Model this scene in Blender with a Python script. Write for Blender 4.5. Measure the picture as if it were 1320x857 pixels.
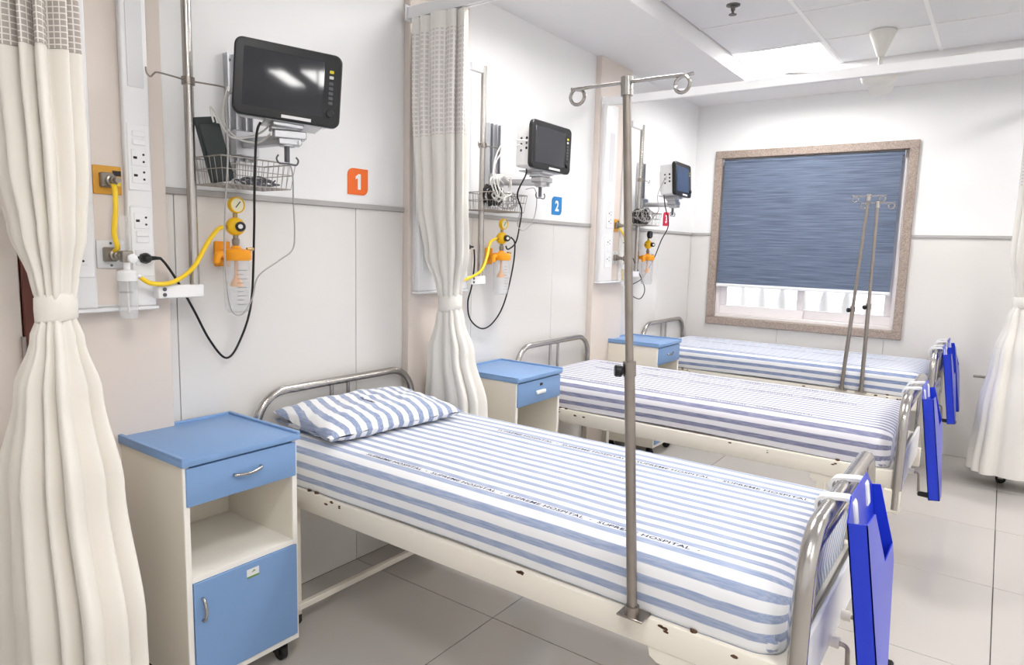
import bpy, bmesh, math, random
from mathutils import Vector, Matrix, noise
random.seed(7)
PI = math.pi
for o in list(bpy.data.objects): bpy.data.objects.remove(o)
SC = bpy.context.scene
C = SC.collection

# ------------------------------------------------------------------ camera
F, YAW, PIT, ROL = 868.753, 0.62661, -0.126186, 0.026864
CAM = Vector((2.30669, -2.00283, 1.45767))
fw = Vector((-math.sin(YAW)*math.cos(PIT), math.cos(YAW)*math.cos(PIT), math.sin(PIT)))
r0 = Vector((math.cos(YAW), math.sin(YAW), 0)); u0 = r0.cross(fw)
rt = r0*math.cos(ROL) + u0*math.sin(ROL); up = -r0*math.sin(ROL) + u0*math.cos(ROL)
cd = bpy.data.cameras.new('camera'); cd.sensor_width = 36; cd.lens = F/1320*36; cd.clip_start = .02
cam = bpy.data.objects.new('camera', cd); C.objects.link(cam)
cam.matrix_world = Matrix(((rt.x, up.x, -fw.x, CAM.x), (rt.y, up.y, -fw.y, CAM.y), (rt.z, up.z, -fw.z, CAM.z), (0, 0, 0, 1)))
SC.camera = cam
# ------------------------------------------------------------------ world, exposure
w = bpy.data.worlds.new('daylight'); SC.world = w; w.use_nodes = True
bg = w.node_tree.nodes['Background']; bg.inputs[0].default_value = (.93, .96, 1, 1); bg.inputs[1].default_value = 2.2
SC.view_settings.view_transform = 'Standard'; SC.view_settings.look = 'None'
SC.view_settings.exposure = 0.0; SC.view_settings.gamma = 1; SC.view_settings.use_curve_mapping = False
PANEL = 32.0          # emission of the ceiling light panels

# ------------------------------------------------------------------ materials
def srgb(r, g, b):
    f = lambda c: (c/255/12.92 if c/255 <= .04045 else ((c/255+.055)/1.055)**2.4)
    return (f(r), f(g), f(b), 1)
MATS = {}
def mat(name, col, rough=.5, metal=0, var=.05, vs=8., bump=0., bs=60., spec=.5, trans=0., ior=1.45, alpha=1., stretch=None, coat=0, sheen=0):
    m = bpy.data.materials.new(name); m.use_nodes = True; nt = m.node_tree; N = nt.nodes; L = nt.links
    p = N['Principled BSDF']
    p.inputs['Roughness'].default_value = rough; p.inputs['Metallic'].default_value = metal
    p.inputs['Specular IOR Level'].default_value = spec; p.inputs['Transmission Weight'].default_value = trans
    p.inputs['IOR'].default_value = ior; p.inputs['Alpha'].default_value = alpha
    p.inputs['Coat Weight'].default_value = coat; p.inputs['Sheen Weight'].default_value = sheen
    tc = N.new('ShaderNodeTexCoord'); mp = N.new('ShaderNodeMapping'); L.new(tc.outputs['Object'], mp.inputs[0])
    if stretch: mp.inputs['Scale'].default_value = stretch
    n1 = N.new('ShaderNodeTexNoise'); n1.inputs['Scale'].default_value = vs; n1.inputs['Detail'].default_value = 4; L.new(mp.outputs[0], n1.inputs[0])
    cr = N.new('ShaderNodeMix'); cr.data_type = 'RGBA'
    cr.inputs['A'].default_value = tuple(max(0, c*(1-var)) for c in col[:3])+(1,)
    cr.inputs['B'].default_value = tuple(min(1, c*(1+var)) for c in col[:3])+(1,)
    L.new(n1.outputs[0], cr.inputs['Factor']); L.new(cr.outputs['Result'], p.inputs['Base Color'])
    if bump:
        n2 = N.new('ShaderNodeTexNoise'); n2.inputs['Scale'].default_value = bs; L.new(mp.outputs[0], n2.inputs[0])
        b = N.new('ShaderNodeBump'); b.inputs['Strength'].default_value = bump; b.inputs['Distance'].default_value = .002
        L.new(n2.outputs[0], b.inputs['Height']); L.new(b.outputs[0], p.inputs['Normal'])
    MATS[name] = m
    return m
mat('paint_white', srgb(240, 240, 240), .7, var=.01)
mat('ceiling_paint', srgb(232, 231, 232), .8, var=.01)
mat('ceiling_tile', srgb(226, 226, 228), .85, var=.02, bump=.15, bs=220)
mat('grout_wall', srgb(150, 147, 143), .8)
mat('grout_floor', srgb(62, 55, 50), .8)
mat('wall_tile', srgb(224, 221, 217), .13, var=.02, vs=2.2)
mat('floor_tile', srgb(194, 189, 184), .15, var=.03, vs=1.6)
mat('trim_grey', srgb(176, 173, 171), .45)
mat('pilaster', srgb(224, 213, 204), .4, var=.03, vs=5)
mat('plastic_white', srgb(240, 240, 241), .35, var=.01)
mat('plastic_offwhite', srgb(226, 226, 226), .4, var=.02)
mat('steel', srgb(186, 182, 178), .24, 1, var=.06, vs=30)
mat('steel_worn', srgb(158, 150, 143), .33, 1, var=.2, vs=22)
mat('aluminium', srgb(196, 197, 200), .38, 1, var=.04)
mat('wire', srgb(170, 165, 160), .3, 1)
mat('bed_cream', srgb(236, 230, 218), .4, var=.04, vs=6)
mat('rust', srgb(88, 62, 44), .8, var=.4, vs=90)
mat('cab_cream', srgb(238, 232, 219), .45, var=.02)
mat('cab_edge', srgb(244, 241, 234), .4, var=.01)
mat('cab_blue', srgb(126, 160, 205), .42, var=.04, vs=4)
mat('blue_plastic', srgb(34, 60, 206), .28, var=.05)
mat('black_plastic', srgb(24, 24, 26), .35)
mat('rubber', srgb(30, 29, 29), .6)
mat('black_cable', srgb(16, 16, 17), .4)
mat('grey_cable', srgb(176, 174, 172), .45)
mat('white_cable', srgb(222, 220, 216), .45)
mat('screen', srgb(56, 57, 62), .05, var=.02)
mat('screen_blue', srgb(58, 72, 98), .15, var=.1)
mat('yellow_plastic', srgb(246, 196, 30), .35, var=.05)
mat('orange_plastic', srgb(244, 160, 26), .4, var=.05)
mat('yellow_hose', srgb(246, 206, 40), .3)
mat('gauge_face', srgb(226, 222, 190), .4)
mat('brass', srgb(186, 160, 110), .35, 1)
mat('clear_plastic', srgb(240, 242, 244), .08, alpha=.22, var=.0)
mat('glass', (1, 1, 1, 1), .02, trans=1., ior=1.03, var=0)
mat('orange_sign', srgb(240, 112, 44), .45, var=.01)
mat('blue_sign', srgb(34, 128, 196), .45, var=.01)
mat('red_sign', srgb(206, 34, 66), .45, var=.01)
mat('ink', srgb(52, 58, 98), .8)
mat('ink_grey', srgb(96, 98, 104), .7)
mat('cuff', srgb(62, 68, 68), .85, bump=.3, bs=200)
mat('door_brown', srgb(108, 56, 44), .4, var=.15, stretch=(1, 1, .1), vs=30)
mat('door_leaf', srgb(224, 214, 205), .45, var=.02)
mat('sticker_green', srgb(110, 150, 90), .5)
mat('outlet_yellow', srgb(216, 158, 52), .4, var=.05)
mat('outlet_metal', srgb(150, 143, 134), .35, .8, var=.1)
mat('label_yellow', srgb(232, 214, 60), .5)
mat('fan_cream', srgb(222, 220, 214), .35, var=.01)
mat('sprinkler', srgb(120, 116, 112), .35, 1)
mat('stone', srgb(246, 245, 243), .8, var=.05)
mat('sill_white', srgb(238, 232, 232), .5)

def emis(name, col, s):
    m = bpy.data.materials.new(name); m.use_nodes = True; p = m.node_tree.nodes['Principled BSDF']
    p.inputs['Base Color'].default_value = col; p.inputs['Emission Color'].default_value = col; p.inputs['Emission Strength'].default_value = s
    MATS[name] = m
emis('panel_light', (1, .985, .965, 1), PANEL)

def granite():
    m = bpy.data.materials.new('granite'); m.use_nodes = True; N = m.node_tree.nodes; L = m.node_tree.links; p = N['Principled BSDF']
    tc = N.new('ShaderNodeTexCoord'); n = N.new('ShaderNodeTexNoise'); n.inputs['Scale'].default_value = 120; n.inputs['Detail'].default_value = 8
    L.new(tc.outputs['Object'], n.inputs[0]); r = N.new('ShaderNodeValToRGB'); e = r.color_ramp.elements
    e[0].position = .34; e[0].color = srgb(116, 102, 95); e[1].position = .66; e[1].color = srgb(190, 175, 163)
    x = r.color_ramp.elements.new(.48); x.color = srgb(158, 142, 131); n.inputs['Roughness'].default_value = .75
    L.new(n.outputs[0], r.inputs[0]); L.new(r.outputs[0], p.inputs['Base Color']); p.inputs['Roughness'].default_value = .3; MATS['granite'] = m
granite()
def blind_mat():
    m = bpy.data.materials.new('blind_fabric'); m.use_nodes = True; N = m.node_tree.nodes; L = m.node_tree.links; p = N['Principled BSDF']
    tc = N.new('ShaderNodeTexCoord'); mp = N.new('ShaderNodeMapping'); mp.inputs['Scale'].default_value = (3.5, 1, 120); L.new(tc.outputs['Object'], mp.inputs[0])
    n = N.new('ShaderNodeTexNoise'); n.inputs['Scale'].default_value = 1; n.inputs['Detail'].default_value = 3; L.new(mp.outputs[0], n.inputs[0])
    r = N.new('ShaderNodeValToRGB'); e = r.color_ramp.elements
    e[0].position = .3; e[0].color = srgb(76, 88, 110); e[1].position = .72; e[1].color = srgb(118, 130, 152)
    L.new(n.outputs[0], r.inputs[0]); L.new(r.outputs[0], p.inputs['Base Color']); p.inputs['Roughness'].default_value = .75
    b = N.new('ShaderNodeBump'); b.inputs['Strength'].default_value = .3; b.inputs['Distance'].default_value = .002; L.new(n.outputs[0], b.inputs['Height']); L.new(b.outputs[0], p.inputs['Normal'])
    MATS['blind_fabric'] = m
blind_mat()
def stripes(name, blue, white, period=.05, duty=.46):
    m = bpy.data.materials.new(name); m.use_nodes = True; N = m.node_tree.nodes; L = m.node_tree.links; p = N['Principled BSDF']
    uv = N.new('ShaderNodeUVMap'); uv.uv_map = 'UVMap'; sx = N.new('ShaderNodeSeparateXYZ'); L.new(uv.outputs[0], sx.inputs[0])
    d = N.new('ShaderNodeMath'); d.operation = 'DIVIDE'; d.inputs[1].default_value = period; L.new(sx.outputs[1], d.inputs[0])
    fr = N.new('ShaderNodeMath'); fr.operation = 'FRACT'; L.new(d.outputs[0], fr.inputs[0])
    r = N.new('ShaderNodeValToRGB'); r.color_ramp.interpolation = 'LINEAR'; e = r.color_ramp.elements
    e[0].position = 0; e[0].color = white; e[1].position = .04; e[1].color = blue
    a = r.color_ramp.elements.new(duty); a.color = blue; a = r.color_ramp.elements.new(duty+.04); a.color = white
    L.new(fr.outputs[0], r.inputs[0])
    # woven mottling
    tc = N.new('ShaderNodeTexCoord'); mp = N.new('ShaderNodeMapping'); mp.inputs['Scale'].default_value = (18, 160, 160); L.new(tc.outputs['Object'], mp.inputs[0])
    n = N.new('ShaderNodeTexNoise'); n.inputs['Scale'].default_value = 1; n.inputs['Detail'].default_value = 3; L.new(mp.outputs[0], n.inputs[0])
    mx = N.new('ShaderNodeMix'); mx.data_type = 'RGBA'; mx.blend_type = 'MIX'; mx.inputs['B'].default_value = white
    mr = N.new('ShaderNodeMapRange'); mr.inputs[1].default_value = .35; mr.inputs[2].default_value = .75; mr.inputs[3].default_value = 0; mr.inputs[4].default_value = .3
    L.new(n.outputs[0], mr.inputs[0]); L.new(mr.outputs[0], mx.inputs['Factor']); L.new(r.outputs[0], mx.inputs['A']); L.new(mx.outputs['Result'], p.inputs['Base Color'])
    p.inputs['Roughness'].default_value = .8; p.inputs['Sheen Weight'].default_value = .35; p.inputs['Sheen Roughness'].default_value = .5
    n2 = N.new('ShaderNodeTexNoise'); n2.inputs['Scale'].default_value = 14; L.new(tc.outputs['Object'], n2.inputs[0])
    b = N.new('ShaderNodeBump'); b.inputs['Strength'].default_value = .25; b.inputs['Distance'].default_value = .006; L.new(n2.outputs[0], b.inputs['Height']); L.new(b.outputs[0], p.inputs['Normal'])
    MATS[name] = m
stripes('sheet_stripe', srgb(143, 159, 193), srgb(238, 239, 242))
stripes('sheet_stripe_dark', srgb(124, 127, 164), srgb(236, 235, 242))
stripes('sheet_stripe_far', srgb(122, 140, 182), srgb(238, 239, 243))
stripes('pillow_stripe', srgb(130, 147, 184), srgb(240, 240, 242), .05, .48)
def cloth(name, col, translucent=.15):
    m = bpy.data.materials.new(name); m.use_nodes = True; N = m.node_tree.nodes; L = m.node_tree.links; p = N['Principled BSDF']
    tc = N.new('ShaderNodeTexCoord'); n = N.new('ShaderNodeTexNoise'); n.inputs['Scale'].default_value = 260; L.new(tc.outputs['Object'], n.inputs[0])
    p.inputs['Base Color'].default_value = col; p.inputs['Roughness'].default_value = .85; p.inputs['Sheen Weight'].default_value = .15
    b = N.new('ShaderNodeBump'); b.inputs['Strength'].default_value = .12; b.inputs['Distance'].default_value = .001; L.new(n.outputs[0], b.inputs['Height']); L.new(b.outputs[0], p.inputs['Normal'])
    MATS[name] = m
cloth('curtain_cream', srgb(234, 229, 220))
cloth('curtain_white', srgb(236, 233, 227))
def netmat(name, hole, line, px, pz, t):
    m = bpy.data.materials.new(name); m.use_nodes = True; N = m.node_tree.nodes; L = m.node_tree.links; p = N['Principled BSDF']
    uv = N.new('ShaderNodeUVMap'); uv.uv_map = 'UVMap'; sx = N.new('ShaderNodeSeparateXYZ'); L.new(uv.outputs[0], sx.inputs[0])
    outs = []
    for k, per in ((0, px), (1, pz)):
        d = N.new('ShaderNodeMath'); d.operation = 'DIVIDE'; d.inputs[1].default_value = per; L.new(sx.outputs[k], d.inputs[0])
        fr = N.new('ShaderNodeMath'); fr.operation = 'FRACT'; L.new(d.outputs[0], fr.inputs[0])
        c = N.new('ShaderNodeMath'); c.operation = 'LESS_THAN'; c.inputs[1].default_value = t; L.new(fr.outputs[0], c.inputs[0]); outs.append(c)
    mxx = N.new('ShaderNodeMath'); mxx.operation = 'MAXIMUM'; L.new(outs[0].outputs[0], mxx.inputs[0]); L.new(outs[1].outputs[0], mxx.inputs[1])
    mx = N.new('ShaderNodeMix'); mx.data_type = 'RGBA'; mx.inputs['A'].default_value = hole; mx.inputs['B'].default_value = line
    L.new(mxx.outputs[0], mx.inputs['Factor']); L.new(mx.outputs['Result'], p.inputs['Base Color']); p.inputs['Roughness'].default_value = .85
    MATS[name] = m
netmat('net_taupe', srgb(176, 168, 161), srgb(232, 227, 221), .016, .0145, .2)
netmat('net_pale', srgb(214, 209, 206), srgb(238, 234, 231), .022, .02, .35)

# ------------------------------------------------------------------ mesh builder
class MB:
    def __init__(s): s.v = []; s.f = []
    def add(s, vs, fs):
        k = len(s.v); s.v += [tuple(v) for v in vs]; s.f += [tuple(i+k for i in f) for f in fs]; return s
    def box(s, a, b):
        (x0, y0, z0), (x1, y1, z1) = a, b
        return s.add([(x0, y0, z0), (x1, y0, z0), (x1, y1, z0), (x0, y1, z0), (x0, y0, z1), (x1, y0, z1), (x1, y1, z1), (x0, y1, z1)],
                     [(0, 3, 2, 1), (4, 5, 6, 7), (0, 1, 5, 4), (1, 2, 6, 5), (2, 3, 7, 6), (3, 0, 4, 7)])
    def rbox(s, a, b, r=.005, seg=2):
        bm = bmesh.new(); bmesh.ops.create_cube(bm, size=1)
        for v in bm.verts: v.co = Vector((a[i]+(b[i]-a[i])*(v.co[i]+.5) for i in range(3)))
        bmesh.ops.bevel(bm, geom=bm.edges[:], offset=r, segments=seg, profile=.5, affect='EDGES')
        bm.verts.index_update(); s.add([v.co for v in bm.verts], [[v.index for v in f.verts] for f in bm.faces]); bm.free(); return s
    def tube(s, pts, r, n=10, smooth=0, cap=True, closed=False):
        P = [Vector(p) for p in pts]
        if smooth: P = catmull(P, smooth, closed)
        R = r if isinstance(r, (list, tuple)) else [r]*len(P)
        m = len(P); T = []
        for i in range(m):
            a = P[i-1] if (i > 0 or closed) else P[i]; b = P[(i+1) % m] if (i < m-1 or closed) else P[i]
            t = (b-a); T.append(t.normalized() if t.length > 1e-9 else Vector((0, 0, 1)))
        ref = Vector((0, 0, 1)) if abs(T[0].z) < .9 else Vector((1, 0, 0))
        nrm = (ref - T[0]*ref.dot(T[0])).normalized(); vs = []
        for i in range(m):
            nrm = (nrm - T[i]*nrm.dot(T[i]))
            nrm = nrm.normalized() if nrm.length > 1e-6 else T[i].orthogonal().normalized()
            bn = T[i].cross(nrm)
            for k in range(n):
                a = 2*PI*k/n; vs.append(P[i]+(nrm*math.cos(a)+bn*math.sin(a))*R[i])
        fs = []
        for i in range(m if closed else m-1):
            for k in range(n):
                j = (i+1) % m; fs.append((i*n+k, i*n+(k+1) % n, j*n+(k+1) % n, j*n+k))
        if cap and not closed: fs += [tuple(reversed(range(n))), tuple((m-1)*n+k for k in range(n))]
        return s.add(vs, fs)
    def cyl(s, a, b, r, n=16, r2=None): return s.tube([a, b], [r, r if r2 is None else r2], n)
    def lathe(s, prof, c=(0, 0, 0), n=24, axis='z', flip=False):
        # prof: list of (radius, height along the axis)
        vs = []
        for (r, h) in prof:
            for k in range(n):
                a = 2*PI*k/n; p = (r*math.cos(a), r*math.sin(a), h)
                if axis == 'x': p = (p[2], p[0], p[1])
                elif axis == 'y': p = (p[1], p[2], p[0])
                vs.append((p[0]+c[0], p[1]+c[1], p[2]+c[2]))
        m = len(prof); fs = [(i*n+k, i*n+(k+1) % n, (i+1)*n+(k+1) % n, (i+1)*n+k) for i in range(m-1) for k in range(n)]
        if prof[0][0] > 1e-5: fs.append(tuple(reversed(range(n))))
        if prof[-1][0] > 1e-5: fs.append(tuple((m-1)*n+k for k in range(n)))
        return s.add(vs, fs)
    def prism(s, poly, h0, h1, axis='z'):
        # poly 2-D; axis z: (x,y); axis x: (y,z); axis y: (x,z)
        n = len(poly)
        def P(p, h): return {'z': (p[0], p[1], h), 'x': (h, p[0], p[1]), 'y': (p[0], h, p[1])}[axis]
        return s.add([P(p, h0) for p in poly]+[P(p, h1) for p in poly],
                     [tuple(reversed(range(n))), tuple(range(n, 2*n))]+[(i, (i+1) % n, n+(i+1) % n, n+i) for i in range(n)])
    def xf(s, M):
        s.v = [tuple(M @ Vector(v)) for v in s.v]; return s
    def mesh(s, name, m=None, smooth=True, ang=38):
        me = bpy.data.meshes.new(name); me.from_pydata(s.v, [], s.f)
        bm = bmesh.new(); bm.from_mesh(me); bmesh.ops.recalc_face_normals(bm, faces=bm.faces[:]); bm.to_mesh(me); bm.free()
        if smooth:
            me.polygons.foreach_set('use_smooth', [True]*len(me.polygons)); me.set_sharp_from_angle(angle=math.radians(ang))
        if m: me.materials.append(MATS[m])
        return me
def catmull(P, k, closed=False):
    out = []; n = len(P)
    for i in range(n if closed else n-1):
        if closed: a, b, c, d = P[i-1], P[i], P[(i+1) % n], P[(i+2) % n]
        else: a, b, c, d = P[max(i-1, 0)], P[i], P[i+1], P[min(i+2, n-1)]
        for j in range(k):
            t = j/k; out.append(.5*((2*b)+(c-a)*t+(2*a-5*b+4*c-d)*t*t+(-a+3*b-3*c+d)*t**3))
    if not closed: out.append(P[-1])
    return out
def fillet(pts, r, seg=6):
    """polyline with rounded corners"""
    P = [Vector(p) for p in pts]; out = [P[0]]
    for i in range(1, len(P)-1):
        a = (P[i-1]-P[i]).normalized(); b = (P[i+1]-P[i]).normalized(); h = a.angle(b)/2; d = r/math.tan(h)
        p0 = P[i]+a*d; p1 = P[i]+b*d; c = P[i]+(a+b).normalized()*(r/math.sin(h))
        v0 = (p0-c).normalized(); v1 = (p1-c).normalized(); om = v0.angle(v1)
        for k in range(seg+1): out.append(c+(v0*math.sin((1-k/seg)*om)+v1*math.sin(k/seg*om))/math.sin(om)*r)
    out.append(P[-1]); return out
def link(name, me, parent=None, loc=(0, 0, 0), rot=None):
    o = bpy.data.objects.new(name, me); C.objects.link(o); o.location = loc
    if rot: o.rotation_euler = rot
    if parent: o.parent = parent
    return o
def part(name, mb, m, parent=None, loc=(0, 0, 0), rot=None, smooth=True, ang=38):
    return link(name, mb.mesh(name, m, smooth, ang), parent, loc, rot)
def tag(o, label, cat, group=None):
    o['label'] = label; o['category'] = cat
    if group: o['group'] = group
    return o
def thing(name, label, cat, loc=(0, 0, 0), rot=None, group=None):
    return tag(link(name, None, None, loc, rot), label, cat, group)
def struct(o, label=None):
    o['kind'] = 'structure'
    if label: o['label'] = label
    return o
def text_mb(body, size, spacing=1.0, bold=0.):
    cu = bpy.data.curves.new('lettering', 'FONT'); cu.body = body; cu.size = size; cu.space_character = spacing; cu.align_x = 'LEFT'; cu.resolution_u = 2; cu.offset = bold
    o = bpy.data.objects.new('lettering', cu); C.objects.link(o)
    bpy.context.view_layer.update()
    me = bpy.data.meshes.new_from_object(o.evaluated_get(bpy.context.evaluated_depsgraph_get()))
    b = MB(); b.v = [tuple(v.co) for v in me.vertices]; b.f = [tuple(p.vertices) for p in me.polygons]
    bpy.data.objects.remove(o); bpy.data.curves.remove(cu); bpy.data.meshes.remove(me)
    return b
def plane_at(mb, o, ex, ey):
    """map flat (x,y,0) geometry onto the plane with origin o and axes ex, ey"""
    o, ex, ey = Vector(o), Vector(ex), Vector(ey); mb.v = [tuple(o+ex*v[0]+ey*v[1]+ex.cross(ey)*v[2]) for v in mb.v]; return mb

# ------------------------------------------------------------------ room shell
RX, Y0, YW, HS, HC = 4.8, -3.2, 3.892, 2.72, 2.82
T = .8; ZT = 1.605
floor = struct(part('floor', MB().box((-.15, Y0-.15, -.1), (RX+.15, YW+.15, -.004)), 'grout_floor'))
g = .0015
full = MB().rbox((g, g, -.004), (T-g, T-g, 0), .0012, 1).mesh('floor_tile', 'floor_tile')
last = MB().rbox((g, g, -.004), (T-g, YW-4*T-g-.002, 0), .0012, 1).mesh('floor_tile_cut', 'floor_tile')
for i in range(6):
    for j in range(-4, 5):
        link('floor_tile', last if j == 4 else full, floor, (i*T, j*T, 0))
# head wall (x = 0) with tile dado
wl = struct(part('wall_left', MB().box((-.15, Y0-.15, 0), (-.012, YW+.15, 3.0)).box((-.012, -1.2, ZT+.01), (0, YW, 3.0)).box((-.012, Y0, ZT+.01), (0, -2.3, 3)).box((-.012, -2.3, 2.15), (0, -1.2, 3)), 'paint_white'))
wt = MB().rbox((-.011, g, .0), (0, T-g, ZT), .001, 1).mesh('wall_tile', 'wall_tile')
for j in range(-1, 5):
    me = wt
    if j == 4: me = MB().rbox((-.011, g, 0), (0, YW-3.2-g, ZT), .001, 1).mesh('wall_tile_cut', 'wall_tile')
    link('wall_tile', me, wl, (0, j*T, 0))
link('wall_tile', MB().rbox((-.011, -1.198, 0), (0, -.8-g, ZT), .001, 1).mesh('wall_tile_cut', 'wall_tile'), wl)
# window wall
WX0, WX1, WZ0, WZ1 = .185, 1.715, .83, 2.324
wb = MB()
for a, b in (((-.15, 0), (WX0, 3)), ((WX1, 0), (RX+.15, 3)), ((WX0, 0), (WX1, WZ0)), ((WX0, WZ1), (WX1, 3))):
    wb.box((a[0], YW+.011, a[1]), (b[0], YW+.2, b[1]))
for a, b in (((-.0, ZT+.01), (WX0, 3)), ((WX1, ZT+.01), (RX, 3)), ((WX0, WZ1), (WX1, 3))): wb.box((a[0], YW, a[1]), (b[0], YW+.011, b[1]))
wbk = struct(part('wall_back', wb, 'paint_white'))
def wtile(poly): link('wall_tile', MB().prism(poly, YW, YW+.01, 'y').mesh('wall_tile', 'wall_tile', False), wbk)
wtile([(g, 0), (T-g, 0), (T-g, WZ0), (WX0, WZ0), (WX0, ZT), (g, ZT)])
wtile([(T+g, 0), (2*T-g, 0), (2*T-g, WZ0), (T+g, WZ0)])
wtile([(2*T+g, 0), (3*T-g, 0), (3*T-g, ZT), (WX1, ZT), (WX1, WZ0), (2*T+g, WZ0)])
for k in range(3, 6): wtile([(k*T+g, 0), (k*T+T-g, 0), (k*T+T-g, ZT), (k*T+g, ZT)])
struct(part('wall_right', MB().box((RX, Y0-.15, 0), (RX+.15, YW+.15, 3)), 'paint_white'))
struct(part('wall_front', MB().box((-.15, Y0-.15, 0), (RX+.15, Y0, 3)), 'paint_white'))
# pilasters
PIL = [(-1.2, -.845), (.285, .70), (2.055, 2.50)]
for i, (a, b) in enumerate(PIL):
    struct(part('trim_%d' % (i+4), MB().rbox((0, a, 0), (.04, b, HS), .002, 1), 'pilaster'), 'beige laminate pilaster on the head wall')
# grey trim line
tl = MB()
for a, b in ((-.845, .285), (.70, 2.055), (2.50, YW)): tl.rbox((0, a, ZT), (.01, b, ZT+.022), .002, 1)
struct(part('trim_1', tl, 'trim_grey'), 'grey dado trim on the head wall')
struct(part('trim_2', MB().rbox((.01, YW-.01, ZT), (WX0, YW, ZT+.022), .002, 1), 'trim_grey'), 'grey dado trim left of the window')
struct(part('trim_3', MB().rbox((WX1, YW-.01, ZT), (RX, YW, ZT+.022), .002, 1), 'trim_grey'), 'grey dado trim right of the window')
# ceiling: slab, soffit along the head wall and the window wall, tiles
ce = struct(part('ceiling', MB().box((-.15, Y0-.15, HC+.03), (RX+.15, YW+.2, HC+.12)), 'ceiling_paint'))
SX, SY = .63, 3.405
part('soffit', MB().prism([(0, Y0), (SX, Y0), (SX, SY), (RX, SY), (RX, YW), (0, YW)], HS, HC+.03), 'ceiling_paint', ce, smooth=False)
ct = MB().rbox((.008, .008, .0), (.592, .592, .02), .003, 1).mesh('ceiling_tile', 'ceiling_tile')
LIGHTS = [(0, 2.8), (4, 2.8), (0, .4), (4, .4), (2, -2.0), (5, -2.0)]  # first one is in view; the others are added to light the room
lightcells = {(x, round((y-2.8)/.6)) for x, y in LIGHTS}
for i in range(7):
    for j in range(-10, 1):
        if (i, j) in lightcells: continue
        x = SX+.6*i; y = 2.8+.6*j
        if i == 6:
            me = MB().rbox((.008, .008, 0), (RX-x-.002, .592, .02), .003, 1).mesh('ceiling_tile_cut', 'ceiling_tile')
        else: me = ct
        if y < Y0: continue
        link('ceiling_tile', me, ce, (x, y, HC+.002))
gb = MB()
for i in range(1, 7): gb.box((SX+.6*i-.011, Y0, HC-.001), (SX+.6*i+.011, SY, HC+.006))
part('grid_bar', gb, 'paint_white', ce, smooth=False)
gb = MB()
for j in range(-10, 1): gb.box((SX, 2.8+.6*j-.009, HC), (RX, 2.8+.6*j+.009, HC+.005))
part('grid_bar', gb, 'ceiling_paint', ce, smooth=False)
for k, (i, y) in enumerate(LIGHTS):
    x = SX+.6*i
    lab = ['square white ceiling light panel glowing above the window end', 'square ceiling light panel beyond the right end of the window wall',
           'added square light panel, unseen overhead above the first bed', 'added square light panel, unseen overhead across the aisle',
           'added square light panel, unseen behind the viewer over the aisle', 'added square light panel, unseen behind the viewer near the right wall'][k]
    t = thing('ceiling_light', lab, 'ceiling light', (x+.3, y+.3, HC), group='ceiling light panels')
    f = MB()
    for a, b in (((-.295, -.295), (.295, -.27)), ((-.295, .27), (.295, .295)), ((-.295, -.27), (-.27, .27)), ((.27, -.27), (.295, .27))): f.box((a[0], a[1], -.003), (b[0], b[1], .02))
    part('frame', f, 'plastic_white', t, smooth=False)
    part('diffuser', MB().box((-.27, -.27, .002), (.27, .27, .015)), 'panel_light', t, smooth=False)

# door at far left of the head wall
d = struct(link('door_1', None, None, (0, -1.25, 0)), 'brown framed door with beige leaf behind the big curtain')
part('door_frame', MB().rbox((-.01, -.008, 0), (.012, .045, 2.12), .003, 1).rbox((-.01, -1.05, 0), (.012, -.995, 2.12), .003, 1).rbox((-.01, -1.05, 2.12), (.012, .045, 2.17), .003, 1), 'door_brown', d)
part('door_leaf', MB().rbox((-.01, -.99, .01), (.004, -.012, 2.115), .002, 1), 'door_leaf', d)
for z in (.25, 1.12, 1.9): part('hinge', MB().cyl((.012, -.012, z-.04), (.012, -.012, z+.04), .007, 10), 'steel_worn', d)

# ------------------------------------------------------------------ window, blind, balustrade outside
win = struct(link('window_1', None, None, (0, YW, 0)), 'granite framed sliding window half covered by a blue roller blind')
fr = .062
for nm, a, b in (('frame_stone', (WX0, WZ0), (WX1, WZ0+fr)), ('frame_stone', (WX0, WZ1-fr), (WX1, WZ1)), ('frame_stone', (WX0, WZ0+fr), (WX0+fr, WZ1-fr)), ('frame_stone', (WX1-fr, WZ0+fr), (WX1, WZ1-fr))):
    part(nm, MB().rbox((a[0], -.022, a[1]), (b[0], .15, b[1]), .003, 1), 'granite', win)
ix0, ix1, iz0, iz1 = WX0+fr, WX1-fr, WZ0+fr, WZ1-fr
of = MB()
for a, b in (((ix0, iz0), (ix1, iz0+.03)), ((ix0, iz1-.03), (ix1, iz1)), ((ix0, iz0+.03), (ix0+.03, iz1-.03)), ((ix1-.03, iz0+.03), (ix1, iz1-.03))): of.rbox((a[0], .03, a[1]), (b[0], .13, b[1]), .003, 1)
part('window_frame', of, 'sill_white', win)
mid = (ix0+ix1)/2
for k, (a, b, y) in enumerate(((ix0+.03, mid+.03, .06), (mid-.03, ix1-.03, .095))):
    s = MB(); z0 = iz0+.03; z1 = iz1-.03
    for p, q in (((a, z0), (b, z0+.075)), ((a, z1-.05), (b, z1)), ((a, z0+.075), (a+.055, z1-.05)), ((b-.055, z0+.075), (b, z1-.05))): s.rbox((p[0], y, p[1]), (q[0], y+.028, q[1]), .004, 1)
    so = part('sash', s, 'sill_white', win)
    part('pane', MB().box((a+.05, y+.011, z0+.07), (b-.05, y+.017, z1-.045)), 'glass', so, smooth=False)
bl = thing('roller_blind', 'blue grey woven roller blind pulled most of the way down the window', 'blind', (0, YW, 0))
part('fabric', MB().box((ix0+.012, .004, 1.185), (ix1-.045, .0055, iz1-.03)), 'blind_fabric', bl, smooth=False)
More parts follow.
